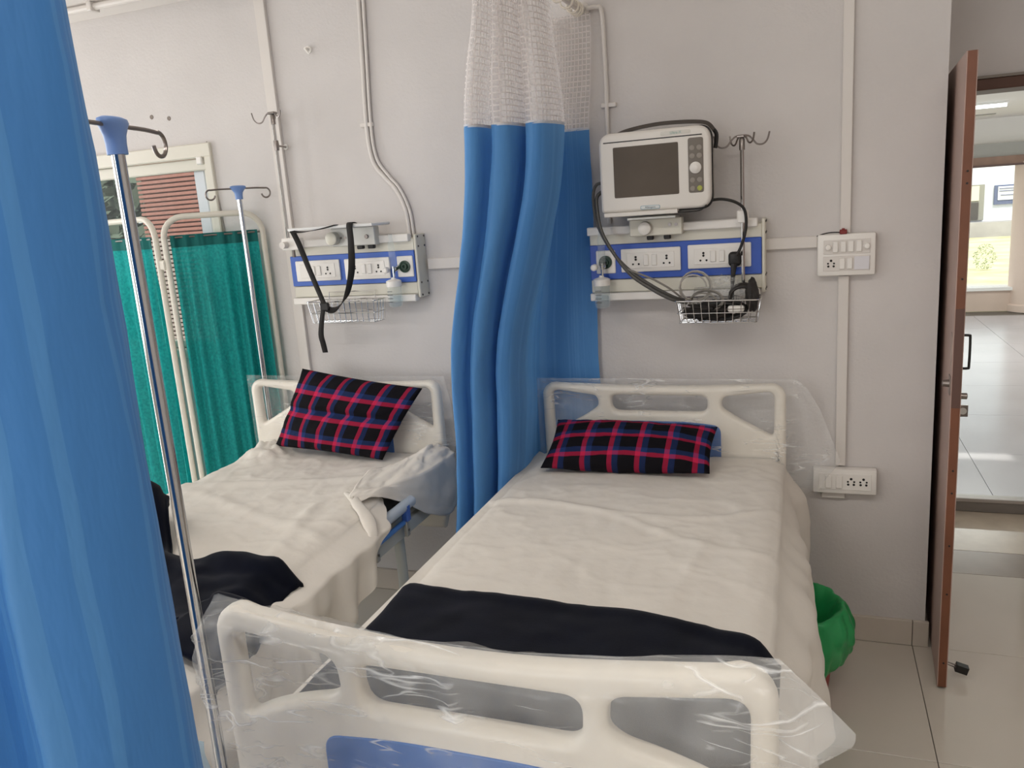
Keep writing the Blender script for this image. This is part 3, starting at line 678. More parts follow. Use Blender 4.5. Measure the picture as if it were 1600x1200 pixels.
ribbon([(-1.825, -.258, 1.352, 0, .2), (-1.838, -.262, 1.30, 0, .1), (-1.85, -.263, 1.24, .3, 0), (-1.845, -.263, 1.20, .5, 0), (-1.84, -.263, 1.165, .2, 0)], .022, WEBB, t, 'tail')
B().box(-1.842, -1.803, -.262, -.246, 1.334, 1.366, .004, 1).obj('buckle', BLACK, t)

# ------------------------------------------------------------------ switch box and socket box by the right bed
t = thing('switch_box', (.113, 0, 1.376), 'white wall switch box with two rows of switches', 'switch box')
B().box(.022, .205, -.042, 0, 1.378, 1.519, .006, 2).obj('box', WHITE, t)
for z0, z1 in ((1.452, 1.500), (1.395, 1.445)): B().box(.041, .188, -.0445, -.041, z0, z1, .001, 1).obj('module_frame', PVC, t)
for x_ in (.079, .104, .128, .153): B().box(x_-.0085, x_+.0085, -.0515, -.044, 1.458, 1.495, .002, 1).obj('switch', WHITE, t)
for x_ in (.101, .125): B().box(x_-.0085, x_+.0085, -.0515, -.044, 1.401, 1.439, .002, 1).obj('switch', WHITE, t)
for x_ in (.056, .177): B().lathe([(.010, 0), (.0085, .012), (.004, .013)], (x_, -.044, 1.476), (0, -1, 0), 16).obj('fuse_cap', WHITE, t)
B().box(.139, .186, -.0465, -.044, 1.398, 1.442, .001, 1).obj('blank_plate', mat('blank_white', 'd8d6da', .4), t)
def five_pin(p_, x, y, z, s=1.):
    for dx, dz, r in ((0, .0125, .0042), (-.0095, .003, .0032), (.0095, .003, .0032), (-.0085, -.0065, .0038), (.0085, -.0065, .0038)):
        B().lathe([(r*s, 0), (r*s, .001)], (x+dx*s, y, z+dz*s), (0, -1, 0), 10).obj('socket_hole', DARK, p_, 0)
five_pin(t, .066, -.0445, 1.418)
t = thing('wire_connector', (.10, -.03, 1.52), 'red wire connector with a black wire on top of the switch box', 'connector')
B().box(.092, .115, -.045, -.022, 1.518, 1.533, .002, 1).obj('block', mat('dark_red_plastic', '7a1f1c', .45), t)
B().box(.099, .108, -.042, -.026, 1.532, 1.537, .001, 1).obj('tab', MATS['dark_red_plastic'], t)
B().tube(cat_rom([(.02, -.028, 1.514), (.04, -.032, 1.521), (.065, -.034, 1.525), (.094, -.034, 1.524)], 5), .002, 6).obj('wire', BLACK, t)
t = thing('socket_box', (.12, 0, .59), 'low white double socket box beside the right headboard', 'socket box')
B().box(.015, .228, -.045, 0, .592, .684, .006, 2).obj('box', WHITE, t)
B().box(.035, .210, -.0475, -.044, .608, .669, .001, 1).obj('module_frame', WHITE, t)
for x_ in (.068, .103): B().box(x_-.011, x_+.011, -.054, -.047, .615, .662, .002, 1).obj('switch', WHITE, t)
five_pin(t, .143, -.0475, .637, 1.1); five_pin(t, .184, -.0475, .637, 1.1)

# ------------------------------------------------------------------ door recess: frame, leaf, stopper
t = thing('door_1', (.95, .76, 0), None, None, kind='structure')
B().box(.50, 1.50, .655, .86, 1.992, 2.034, .003, 1).obj('head', DKWOOD, t)
B().box(.455, .505, .655, .86, 0, 2.034, .003, 1).obj('jamb', DKWOOD, t)
B().box(1.455, 1.505, .655, .86, 0, 2.034, .003, 1).obj('jamb', DKWOOD, t)
B().box(.45, 1.51, .648, .656, 2.034, 2.044).obj('plaster_edge', mat('dirty_plaster', '8f8880', .9), t, 0)
t = thing('door_leaf', (.425, -.28, 0), 'brown wooden door leaf standing open edge-on beside the wall', 'door')
B().box(.412, .4145, -.279, .64, .010, 2.027).obj('left_face', LAMI, t, 0)
B().box(.4145, .4385, -.281, .64, .010, 2.027, .001, 1).obj('core', WOOD, t, 0)
B().box(.4385, .441, -.279, .64, .010, 2.027).obj('right_face', LAMI, t, 0)
B().box(.4142, .4388, -.2825, -.2805, .98, 1.29, .0005, 1).obj('edge_patch', mat('dark_edge_patch', '5b4037', .5), t, 0)
for z_ in (1.66, 1.695, 1.38, .775, .70, .52, .35, .10): B().lathe([(.0032, 0), (.0032, .0015)], (.428, -.2812, z_), (0, -1, 0), 8).obj('screw_hole', DARK, t, 0)
lk = B().box(.4095, .4125, -.262, -.215, 1.015, 1.075, .001, 1).obj('lock_plate', mat('worn_metal', '9d8f86', .45, metal=.4, var=.4, vscale=40), t, 0)
B().lathe([(.012, 0), (.010, .018), (.004, .02)], (.4095, -.24, 1.05), (-1, 0, 0), 14).obj('lock_knob', STEEL, lk)
B().box(.4105, .4125, -.265, -.225, 1.11, 1.21, .0005, 1).obj('old_lock_mark', mat('pale_paint_mark', 'b9a599', .6, var=.3, vscale=30), t, 0)
B().tube(cat_rom([(.441, -.2, 1.195), (.462, -.2, 1.195), (.466, -.2, 1.185), (.466, -.2, 1.10), (.462, -.2, 1.09), (.441, -.2, 1.09)], 4), .004, 8).obj('pull_handle', BLACK, t)
B().lathe([(.010, 0), (.010, .018), (.006, .02)], (.441, -.25, 1.012), (1, 0, 0), 14).obj('latch_knob', STEEL, t)
for z_ in (.25, 1.0, 1.75): B().lathe([(.008, 0), (.008, .09)], (.447, .645, z_), seg=10).obj('hinge', STEEL, t)
t.rotation_euler = (0, 0, math.radians(-3.2))
t = thing('door_stopper', (.47, -.2, 0), 'black rubber tipped stopper on the foot of the door', 'door stopper')
for dz in (0, .009): B().tube([(.445, -.2, .062-dz), (.482, -.2, .050-dz)], .0025, 6).obj('rod', STEEL, t)
B().obox((.496, -.2, .0405), (1, 0, -.28), (0, 1, 0), (.28, 0, 1), .019, .013, .013).obj('rubber_tip', BLACK, t, 0)

# ------------------------------------------------------------------ corridor, glass door and the yard beyond
struct('floor_sill', B().box(.395, 2.4, .6515, .8985, -.0115, -.0005, .001, 1), mat('shaded_sill', '94867a', .2, var=.08, vscale=6))  # floor strip in the doorway, its shade put into a darker brown
struct('corridor_floor', B().box(.3, 2.6, .90, 1.56, -.06, .0), mat('stone_threshold', 'c3b3a0', .25, var=.12, vscale=7))
struct('corridor_wall_1', B().box(2.4, 2.6, .86, 1.6, 0, 2.9), WALL)
struct('corridor_wall_2', B().box(.1, .3, .86, 1.6, 0, 2.9), WALL)
gd = thing('glass_door', (1.2, 1.42, 0), 'glass corridor door with grey bottom rail seen through the doorway', 'glass door')
GRAIL = mat('grey_rail', '8b8580', .4, metal=.3)
B().box(.30, 2.40, 1.395, 1.44, .0, .055, .003, 1).obj('bottom_rail', GRAIL, gd)
B().box(.30, 2.40, 1.385, 1.45, .055, .075, .003, 1).obj('rail_cap', mat('rail_light', 'b3aca6', .4, metal=.2), gd)
B().box(.30, 2.40, 1.412, 1.420, .07, 2.3).obj('pane', GLASS, gd, 0)
B().box(1.035, 1.075, 1.39, 1.45, 0, 2.3, .003, 1).obj('stile', GRAIL, gd)
B().box(.69, .745, 1.40, 1.412, .50, .56, .002, 1).obj('lock_plate', STEEL, gd)
B().lathe([(.017, 0), (.017, .004)], (.722, 1.40, .53), (0, -1, 0), 16).obj('lock_cylinder', WHITE, gd)
yt = mat('yard_paving', 'b8b4b8', .22, var=.08, vscale=1.5)
yd = struct('yard_floor', B().box(-3, 9, 1.56, 11.7, -.62, -.512), GROUT)
ty0 = B().box(-.598, .598, -.598, .598, -.512, -.5, .001, 1).obj('tile', yt, yd, 0)
ty0.location = Vector((.6, 2.2, -.506))-W[yd.name]
for i in range(-2, 5):
    for j in range(0, 8):
        if (i, j) == (0, 0): continue
        dup(ty0, yd, Vector((.6+i*1.2, 2.2+j*1.2, -.506))-W[yd.name])
struct('wall_parapet', B().box(-2, 9, 11.66, 11.9, -.5, -.165), mat('parapet_pink', 'd6bfb0', .8, var=.08, vscale=3))
struct('trim_2', B().box(-2, 9, 11.6, 11.95, -.165, -.115), mat('coping_white', 'efece8', .7))
col = thing('round_column', (3.30, 11.75, -.5), 'round pale pink column outside beyond the doorway', 'column')
B().lathe([(.37, 0), (.37, 2.3)], (3.33, 11.75, -.5), seg=32).obj('shaft', mat('column_pink', 'dcc6b8', .75), col, 40)
B().lathe([(.40, 0), (.40, .1), (.38, .12)], (3.33, 11.75, -.5), seg=32).obj('base', MATS['column_pink'], col, 40)
struct('trim_3', B().box(-2, 9, 11.55, 11.95, 1.78, 1.90), mat('wood_fascia', '8b6a58', .6, var=.25, vscale=6))
struct('trim_4', B().box(-2, 9, 11.52, 11.98, 1.752, 1.782), mat('dark_fascia_edge', '5a3f3a', .6))
struct('ceiling_verandah', B().box(-2, 9, 1.6, 12.0, 2.48, 2.6), mat('verandah_white', 'e8e2dc', .8))
struct('trim_5', B().box(-2, 9, 11.6, 12.0, 1.90, 2.10), mat('grey_beam', 'a5a29c', .8))
struct('trim_6', B().box(-2, 9, 11.75, 12.0, 2.10, 2.48), MATS['verandah_white'])
lt = thing('tube_light', (1.93, 8.3, 2.44), 'lit tube light on the verandah ceiling beyond the doorway', 'light')
B().tube([(1.2, 8.35, 2.44), (2.15, 8.35, 2.44)], .022, 10).obj('tube', mat('lit_tube', 'f4faff', .3, emit=6), lt)
B().box(1.18, 2.17, 8.32, 8.38, 2.455, 2.48, .004, 1).obj('holder', WHITE, lt)
al = area('verandah_lamp', (0, 0, -.06), (0, 0, 0), 1.0, .05, 90, (1, .98, .95)); al.parent = lt
fn_ = thing('ceiling_fan', (1.05, 5.9, 2.1), 'ceiling fan blade tip seen above the doorway view', 'fan')
B().lathe([(.02, .3), (.02, .03), (.09, .02), (.10, -.04), (.05, -.06)], (1.0, 5.75, 2.2), seg=20).obj('motor', GRAIL, fn_)
for a in (0.02, 2.11, 4.2):
    d = Vector((math.cos(a), math.sin(a), 0)); e = Vector((-d.y, d.x, 0))
    B().obox(Vector((1.0, 5.75, 2.195))+d*.33, d, e, (0, 0, 1), .24, .05, .004).obj('blade', GRAIL, fn_, 0)
struct('lawn', B().box(-6, 24, 11.9, 29, -.62, -.5), mat('dry_lawn', 'd3caa0', .95, var=.35, vscale=1.2, bump=.5, bscale=5))
foliage('yard_shrub', 'small bare shrub growing on the lawn beyond the column', (3.72, 18.0, -.2), (.24, .2, .32), 260, .03, '8f9870')
# the building opposite
fb_ = thing('opposite_building', (6, 29.5, -.5), 'white building across the lawn with pale window and notice board', 'building')
BW = mat('building_white', 'd9dbe2', .8)
B().box(-2, 20, 29.5, 30, -.5, 5).obj('wall', BW, fb_, 0)
B().box(-2, 20, 28.8, 29.5, -.5, .0).obj('plinth', mat('plinth_grey', 'a9a4a2', .9, var=.2, vscale=1.5), fb_, 0)
wn = B().box(3.6, 5.62, 29.40, 29.52, .05, 1.26).obj('window', mat('window_frame_grey', '8b8880', .6), fb_, 0)
for x0, x1 in ((3.7, 4.45), (4.55, 5.05), (5.12, 5.45)): B().box(x0, x1, 29.36, 29.41, .72, 1.22).obj('pane', mat('pale_blind', 'cfc9b4', .6), wn, 0)
B().box(3.7, 5.45, 29.36, 29.41, .08, .66).obj('pane', mat('dark_pane', '4a4544', .3), wn, 0)
nb = B().box(5.92, 8.2, 29.40, 29.5, .55, 1.20).obj('notice_board', mat('board_blue', '5d6480', .6), fb_, 0)
B().box(6.02, 8.1, 29.37, 29.41, .70, 1.15).obj('notice_sheet', mat('board_paper', 'e4e3e8', .7), nb, 0)
for k, (x0, x1, z_) in enumerate(((6.05, 6.55, 1.08), (6.65, 8.0, 1.09), (6.05, 6.55, 1.0), (6.75, 8.0, .97), (6.1, 7.9, .86))):
    B().box(x0, x1, 29.35, 29.375, z_-.02, z_+.02).obj('print_line', mat('print_grey', '7d7f92', .7), nb, 0)
B().box(4.55, 5.15, 29.40, 29.5, 1.31, 1.37).obj('door_sign', mat('sign_grey', '6f6b68', .7), fb_, 0)

# ------------------------------------------------------------------ hospital beds
def board(name, xc, y, half, zc, dip, zbot, zoff, blue_half, parent, blue_vis=True):
    """moulded end board with three hand openings and a blue inset panel"""
    k = half/.449
    def X(u): return xc+u*k
    def top(u): return zc-dip*math.cos(u/.449*PI/2)**1.2 if abs(u) < .449 else zc
    pts = [Vector((X(-.42), zbot)), Vector((X(.42), zbot)), Vector((X(.449), zbot+.1))]
    r = .05
    for j in range(7):
        a = j/6*PI/2; pts.append(Vector((X(.449)-r+r*math.cos(a), zc-r+r*math.sin(a))))
    for i in range(1, 24):
        u = .449-.898*i/24
        if abs(X(u)-xc) < half-r-.005: pts.append(Vector((X(u), top(u))))
    for j in range(7):
        a = PI/2+j/6*PI/2; pts.append(Vector((X(-.449)+r+r*math.cos(a), zc-r+r*math.sin(a))))
    pts.append(Vector((X(-.449), zbot+.1)))
    z = zoff
    mid = rounded([(X(-.176), .905+z), (X(.176), .905+z), (X(.180), .968+z), (X(-.180), .968+z)], .03, 6)
    if y < -1:
        mid = rounded([(X(-.180), .902+z), (X(.180), .902+z), (X(.184), .980+z), (X(-.184), .980+z)], .032, 6)
        rgt = rounded([(X(.218), .930+z), (X(.240), .912+z), (X(.300), .898+z), (X(.365), .876+z), (X(.412), .850+z), (X(.414), 1.014+z), (X(.222), .986+z)], [.012, .03, .05, .04, .02, .035, .03], 6)
    else: rgt = rounded([(X(.226), .925+z), (X(.276), .890+z), (X(.35), .850+z), (X(.408), .820+z), (X(.410), .984+z+dip*.35), (X(.232), .965+z)], [.02, .05, .05, .02, .03, .025], 5)
    lft = [Vector((2*xc-p_.x, p_.y)) for p_ in rgt][::-1]
    bd = plate(name, pts, [mid, rgt, lft], y, .046, .017, IVORY, parent)
    s = 1 if y < -1 else -1
    h = blue_half; bz = 0 if y < -1 else .014
    plate('blue_panel', rounded([(xc-h, .56), (xc+h, .56), (xc+h, .845+z+bz), (xc+h*.5, .858+z+bz), (xc-h*.5, .858+z+bz), (xc-h, .845+z+bz)], [.03, .03, .03, .1, .1, .03], 5), [], y, .052, .003, BLUEP, bd)
    return bd
BEDP = mat('bed_frame_paint', 'b9bdb9', .4)
def bed(xh, yh, xf, yf, hh, hf, zh, zf, label, rail):
    t = thing('hospital_bed', ((xh+xf)/2, (yh+yf)/2, 0), label, 'hospital bed', 'hospital beds')
    board('headboard', xh, yh, hh, zh, .011, .42, zh-1.014, .226, t)
    board('footboard', xf, yf, hf, zf, .038, .40, zf-1.014-.044, .262, t)
    xc = (xh+xf)/2
    y0, y1 = yf+.035, yh-.035
    B().box(xc-.420, xc+.412, y0+.02, y1-.01, .615, .722, .03, 3).obj('mattress', mat('dark_mattress', '24211f', .6), t)
    for sx in (-1, 1):
        B().box(xc+sx*.43-.015, xc+sx*.43+.015, y0, y1, .545, .595, .004, 1).obj('side_beam', BEDP, t)
    B().box(xc-.42, xc+.42, y0, y1, .59, .612, .004, 1).obj('mattress_deck', BEDP, t)
    for yy in (y0+.02, y1-.02): B().box(xc-.43, xc+.43, yy-.02, yy+.02, .545, .59, .004, 1).obj('cross_beam', BEDP, t)
    for sx in (-1, 1):
        for yy in (y0+.28, y1-.33):
            lg = B().tube([(xc+sx*.40, yy, .55), (xc+sx*.405, yy, .11)], .020, 14).obj('leg', BEDP, t)
            B().lathe([(.022, 0), (.022, .03), (.014, .032)], (xc+sx*.405, yy, .085), seg=14).obj('stem', STEEL, lg)
            B().lathe([(.045, -.014), (.05, -.008), (.05, .008), (.045, .014)], (xc+sx*.405, yy-.02, .050), (1, 0, 0), 20).obj('caster_wheel', mat('caster_grey', '3f3f40', .6), lg)
        B().tube([(xc+sx*.40, y0+.28, .22), (xc+sx*.40, y1-.33, .22)], .012, 10).obj('stretcher', BEDP, t)
    for sx in rail:
        xx = xc+sx*.462
        sr = B().tube([(xx, y0+.30, .672), (xx, y1-.32, .672)], .020, 14).obj('side_rail', mat('rail_pale_blue', 'b4bfcc', .35), t)
        B().tube([(xx-.0*sx, y0+.30, .615), (xx-.0*sx, y1-.36, .615)], .010, 10).obj('lower_bar', mat('rail_blue', '4d7fc4', .35), sr)
        n = 6
        for i in range(n):
            yy = lerp(y0+.36, y1-.38, i/(n-1))
            B().box(xx+sx*.004-.010, xx+sx*.004+.016, yy-.014, yy+.014, .618, .680, .004, 1).obj('pivot_clip', mat('clip_blue', '4167b8', .4), sr)
            B().box(xx-.002, xx+.012, yy-.012, yy+.012, .560, .622, .003, 1).obj('pivot_bracket', ALU, sr)
            B().lathe([(.005, 0), (.005, .003)], (xx+sx*.012, yy, .585), (sx, 0, 0), 8).obj('rivet', STEEL, sr)
    return t
bedR = bed(-.5255, -.105, -.497, -2.0, .449, .462, 1.014, 1.062, 'hospital bed in front with clear plastic over both end boards', ())
bedL = bed(-1.818, -.205, -1.818, -2.12, .449, .449, 1.040, 1.04, 'hospital bed behind the blue curtain with side rail folded down', (1,))

# ------------------------------------------------------------------ bedding
def sheet_R():
    xl, xr = -.985, -.086; zt = .742
    ya, yb = -.135, -1.955
    prof_l, prof_t, prof_r = .30, xr-xl, .40
    tot = prof_l+prof_t+prof_r
    def fn(u, v):
        y = lerp(ya, yb, v); s = u*tot
        k = ss(.0, .08, v)
        xe = xr+.016*ss(0, .9, v)
        w_ = nz(s*5, y*2.2, 1., 3)
        if s < prof_l:
            d = prof_l-s
            x = xl-.012-.02*ss(0, .3, d)+.012*w_*min(1, d*6); z = zt-.02-d+.02*math.exp(-d*30)
        elif s < prof_l+prof_t:
            q = (s-prof_l)/prof_t
            x = lerp(xl, xe, q)
            ridge = .004*math.exp(-((y+.62-.25*(x+.3)-.10*math.sin(x*5))/.018)**2) + .004*math.exp(-((y+.78+.30*(x+.55)-.05*math.sin(x*7))/.02)**2)+ .003*math.exp(-((x+.28-.12*(y+1))/.02)**2)*ss(-.7, -1.1, y)
            z = zt+.0035*nz(x*3.5, y*3, 4.)+.0022*nz(x*16+2*y, y*7, 9.)+ridge*1.0+.0028*(1-abs(nz(x*3+.6*y, y*4.5-.8*x, 12.)))**9+.0018*(1-abs(nz(x*7-2*y, y*5+2*x, 15.)))**9
            e = min(q, 1-q)*prof_t
            z -= .018*math.exp(-e*45)
        else:
            d = s-prof_l-prof_t
            fold = math.sin(y*19+2.4*math.sin(y*5)+d*6)+.4*math.sin(y*41+2*math.sin(y*8)-d*8)
            fl = .085*ss(0, .12, d)+.03*ss(.1, .4, d)
            x = xe+.006+fl*(.75+.25*math.sin(y*5.5+.8))+.017*fold*min(1, d*5)+.014*w_*min(1, d*8)
            z = zt-.018-d*.97+.02*math.exp(-d*30)*.3
            y = y+.03*w_*d
        return Vector((x, y, z))
    t = thing('bed_sheet', (-.52, -1.05, .36), 'wrinkled white bed sheet spread over the right bed', 'bed sheet')
    b = B().grid(fn, 150, 190)
    # head corner of the sheet standing out beside the headboard
    o = b.obj('cloth', SHEET, t, 180)
    return t
sheet_R()

def sheet_L():
    xl, xr = -2.25, -1.385; zt = .742
    ya, yb = -.245, -2.06
    def drop(y): return pw(-y, [(.24, .02), (.70, .02), (.80, .03), (.88, .07), (.97, .16), (1.15, .23), (1.6, .27), (2.1, .29)])
    def edge(y): return xr-pw(-y, [(.24, 0), (.45, .05), (.62, .07), (.72, .02), (.85, 0), (2.2, 0)])
    def fn(u, v):
        y = lerp(ya, yb, v); D = drop(y)
        if u < .12:
            d = (1-u/.12)*.32
            w_ = nz(u*30, y*3, 2.)
            return Vector((xl-.02-.03*ss(0, .2, d)+.015*w_*min(1, 6*d), y, zt-.015-d))
        if u < .72:
            q = (u-.12)/.60; xe = edge(y)
            x = lerp(xl, xe, q)
            z = zt+.004*nz(x*3, y*2.6, 5.)+.003*nz(x*12, y*5+x*3, 3.)+.004*(1-abs(nz(x*3+.6*y, y*4.0-1.2*x, 22.)))**9+.0025*(1-abs(nz(x*7-2*y, y*5+2*x, 25.)))**9
            # rumples near the head end on the left and long soft creases
            z += .05*math.exp(-((x+2.13)/.10)**2-((y+.33)/.10)**2)*(1+.9*nz(x*14, y*14, 8.))
            z += .006*math.exp(-((y+.95+.4*(x+1.7))/.03)**2)+.006*math.exp(-((y+.62-.25*(x+1.8))/.025)**2)+.007*math.exp(-((x+1.50+.28*(y+1.1))/.03)**2)*ss(-.7, -.9, y)
            e = min(q, 1-q)*(xe-xl); z -= .015*math.exp(-e*45)
            return Vector((x, y, z))
        d = (u-.72)/.28*D; xe = edge(y)
        w_ = nz(d*4, y*3, 6.)
        fold = math.sin(y*26+2.2*math.sin(y*6)+d*5)+.5*math.sin(y*47+3*math.sin(y*9))
        x = xe+.01+.092*ss(0, .045, d)*ss(-.55, -.85, y)+.05*d+.024*fold*min(1, d*5)+.03*w_*min(1, d*6)
        return Vector((x, y+.04*w_*d-.10*d*ss(-.6, -.9, y), zt-.012-d*.98))
    t = thing('bed_sheet', (-1.82, -1.15, .33), 'rumpled white bed sheet hanging off the side of the left bed', 'bed sheet')
    B().grid(fn, 140, 180).obj('cloth', SHEET, t, 180)
    # the hem where the cloth turns over the mattress edge, and a corner hanging at the head end
    def hem(u, v):
        P = cat_rom([(-1.53, -.70, .752), (-1.47, -.765, .764), (-1.42, -.82, .764), (-1.365, -.865, .748), (-1.31, -.92, .715), (-1.285, -.975, .655), (-1.28, -1.03, .60)], 10)
        i = u*(len(P)-1); k = min(int(i), len(P)-2); p_ = P[k].lerp(P[k+1], i-k)
        a = v*PI*1.3-.2; w_ = .006+.010*math.sin(PI*u)
        return Vector((p_.x+math.cos(a)*w_*.5+.008*nz(u*6, v, 2.), p_.y+math.cos(a)*w_*1.3, p_.z+math.sin(a)*w_*.6-.01))
    B().grid(hem, 50, 14).obj('turned_hem', SHEET, t, 180, solid=.002)
    def flap(u, v):
        # from the mattress top at the head end, out over the corner and down
        A = cat_rom([(-1.56, -.50, .755), (-1.47, -.42, .768), (-1.40, -.33, .80), (-1.385, -.25, .795)], 8)
        Bm = cat_rom([(-1.47, -.78, .757), (-1.40, -.66, .748), (-1.335, -.48, .742), (-1.315, -.25, .742)], 8)
        D_ = cat_rom([(-1.43, -.82, .752), (-1.385, -.70, .735), (-1.322, -.36, .535), (-1.302, -.235, .60)], 8)
        def at(P, s): i = s*(len(P)-1); k = min(int(i), len(P)-2); return P[k].lerp(P[k+1], i-k)
        if v < .5: p_ = at(A, u).lerp(at(Bm, u), v*2)
        else: p_ = at(Bm, u).lerp(at(D_, u), v*2-1)
        n_ = nz(u*5, v*4, 3.); e = 4*v*(1-v)
        return p_+Vector((.012*n_, .012*n_, .012*n_+.012*e))
    B().grid(flap, 50, 40).obj('hanging_corner', SHEET, t, 180, solid=.002)
    return t
sheet_L()

def pillow(name, label, BL, BR, TR, TL, th, M, crease=0., sag=.0, seed=0.):
    BL, BR, TR, TL = map(Vector, (BL, BR, TR, TL))
    n = ((BR-BL).cross(TL-BL)).normalized()
    t = thing(name, (BL+BR)/2, label, 'pillow', 'plaid pillows')
    def surf(sgn):
        def fn(u, v):
            p_ = BL.lerp(BR, u).lerp(TL.lerp(TR, u), v)
            # edges pulled in a little between the corners
            c = (BL+BR+TR+TL)/4
            pull = .035*(math.sin(PI*u)*(abs(2*v-1)**4)+math.sin(PI*v)*(abs(2*u-1)**4))
            p_ = p_.lerp(c, pull)
            h = (max(0, math.sin(PI*u))**.45)*(max(0, math.sin(PI*v))**.45)*th/2
            h *= 1-crease*math.exp(-((v-.52-.06*(u-.5))/.05)**2)
            h += (.006*nz(u*4+seed, v*4, seed)+.004*nz(u*9+seed, v*7, seed))*(1 if h > .004 else 0)
            p_ = p_+n*h*sgn
            return p_
        return fn
    B().grid(surf(1), 60, 40).grid(surf(-1), 60, 40).obj('cushion', M, t, 180, weld=5e-4)
    return t
PL = plaid('plaid_wool_six_squares', 6.0, 3.4)
PLR = plaid('plaid_wool_long', 6.0, 2.9)
pillow('pillow', 'red and navy plaid pillow propped upright on the left bed', (-2.10, -.325, .780), (-1.565, -.375, .757), (-1.415, -.27, 1.022), (-1.955, -.27, 1.10), .135, PL, .35, seed=3.)
pillow('pillow', 'red and navy plaid pillow lying flat at the head of the right bed', (-.905, -.405, .765), (-.312, -.385, .765), (-.305, -.185, .872), (-.90, -.175, .882), .115, PLR, .12, seed=8.)

def blanket_R():
    t = thing('blanket', (-.5, -1.6, .745), 'folded navy fleece blanket across the foot of the right bed', 'blanket')
    far = [(-.985, -1.345), (-.94, -1.325), (-.88, -1.335), (-.58, -1.336), (-.40, -1.345), (-.21, -1.374), (-.12, -1.40), (-.055, -1.445)]
    def fy(x): return pw(x, far)
    def mk(zoff, grow, sd):
        def fn(u, v):
            x = lerp(-.995, -.052, u)
            y = lerp(fy(x)+grow, -1.85, v)
            z = .748+zoff+.007*nz(x*5+sd, y*6, sd)+.006*math.exp(-((y-fy(x)-grow+.02)/.02)**2)
            if v == 0: z -= .010
            z -= .045*ss(-.955, -1.0, x)
            if x > -.10: z -= .035*ss(-.10, -.045, x)
            return Vector((x, y+.004*nz(x*14, 2, sd), z))
        return fn
    B().grid(mk(.012, 0, 2.), 90, 40).obj('top_layer', NAVY, t, 180, solid=.008)
    B().grid(mk(.002, .004, 5.), 90, 30).obj('under_layer', NAVY, t, 180, solid=.006)
blanket_R()
def blanket_L():
    t = thing('blanket', (-1.7, -1.4, .745), 'crumpled navy fleece blanket heaped on the left bed', 'blanket')
    far = [(-2.25, -1.02), (-2.10, -1.04), (-1.98, -1.06), (-1.88, -1.16), (-1.76, -1.30), (-1.62, -1.35), (-1.50, -1.31), (-1.385, -1.285), (-1.30, -1.30)]
    def near(x): return pw(x, [(-2.25, -1.75), (-1.6, -1.72), (-1.40, -1.62), (-1.33, -1.50), (-1.27, -1.36)])
    def fn(u, v):
        x = lerp(-2.25, -1.315, u); ya = pw(x, far); yb = near(x)
        y = lerp(ya, yb, v)
        z = .765+.022*nz(x*5, y*5, 1.5)
        z += .17*math.exp(-((x+1.98)/.16)**2-((y+1.17)/.10)**2)
        z += .10*math.exp(-((x+1.80)/.12)**2-((y+1.45-.2*(x+1.8))/.07)**2)
        z += .08*math.exp(-((x+2.02)/.15)**2-((y+1.48)/.08)**2)
        z += .04*math.exp(-((x+1.5)/.10)**2-((y+1.34)/.05)**2)
        if x > -1.40: z -= .07*ss(-1.40, -1.30, x)
        if v < .04: z -= .02
        z = max(z, .757) if x < -1.41 else z
        return Vector((x+.01*nz(x*9, y*9, 3.), y, z))
    B().grid(fn, 90, 60).obj('heap', NAVY, t, 180, solid=.01)
    def fold(u, v):
        P = cat_rom([(-2.2, -1.30, .90), (-2.05, -1.30, .93), (-1.93, -1.36, .905), (-1.80, -1.46, .84), (-1.66, -1.54, .79)], 8)
        i = u*(len(P)-1); k = min(int(i), len(P)-2); p_ = P[k].lerp(P[k+1], i-k); a = lerp(-.5, PI+.3, v); w_ = .07*(1-.4*u)
        return Vector((p_.x+math.cos(a)*w_*.4, p_.y-math.cos(a)*w_, p_.z+math.sin(a)*w_*.8-.05+.008*nz(u*5, v*3, 2.)))
    B().grid(fold, 40, 18).obj('fold', NAVY, t, 180, solid=.01)
    def side(u, v):
        x = lerp(-1.42, -1.25, ss(0, .35, v)); y = lerp(-1.50, -1.74, u)-.03*v
        z = .775-.06*ss(.1, .45, v)-lerp(.01, .05, u)*v
        return Vector((x+.015*nz(u*5, v*4, 1.), y, z))
    B().grid(side, 30, 24).obj('overhang', NAVY, t, 180, solid=.01)
blanket_L()

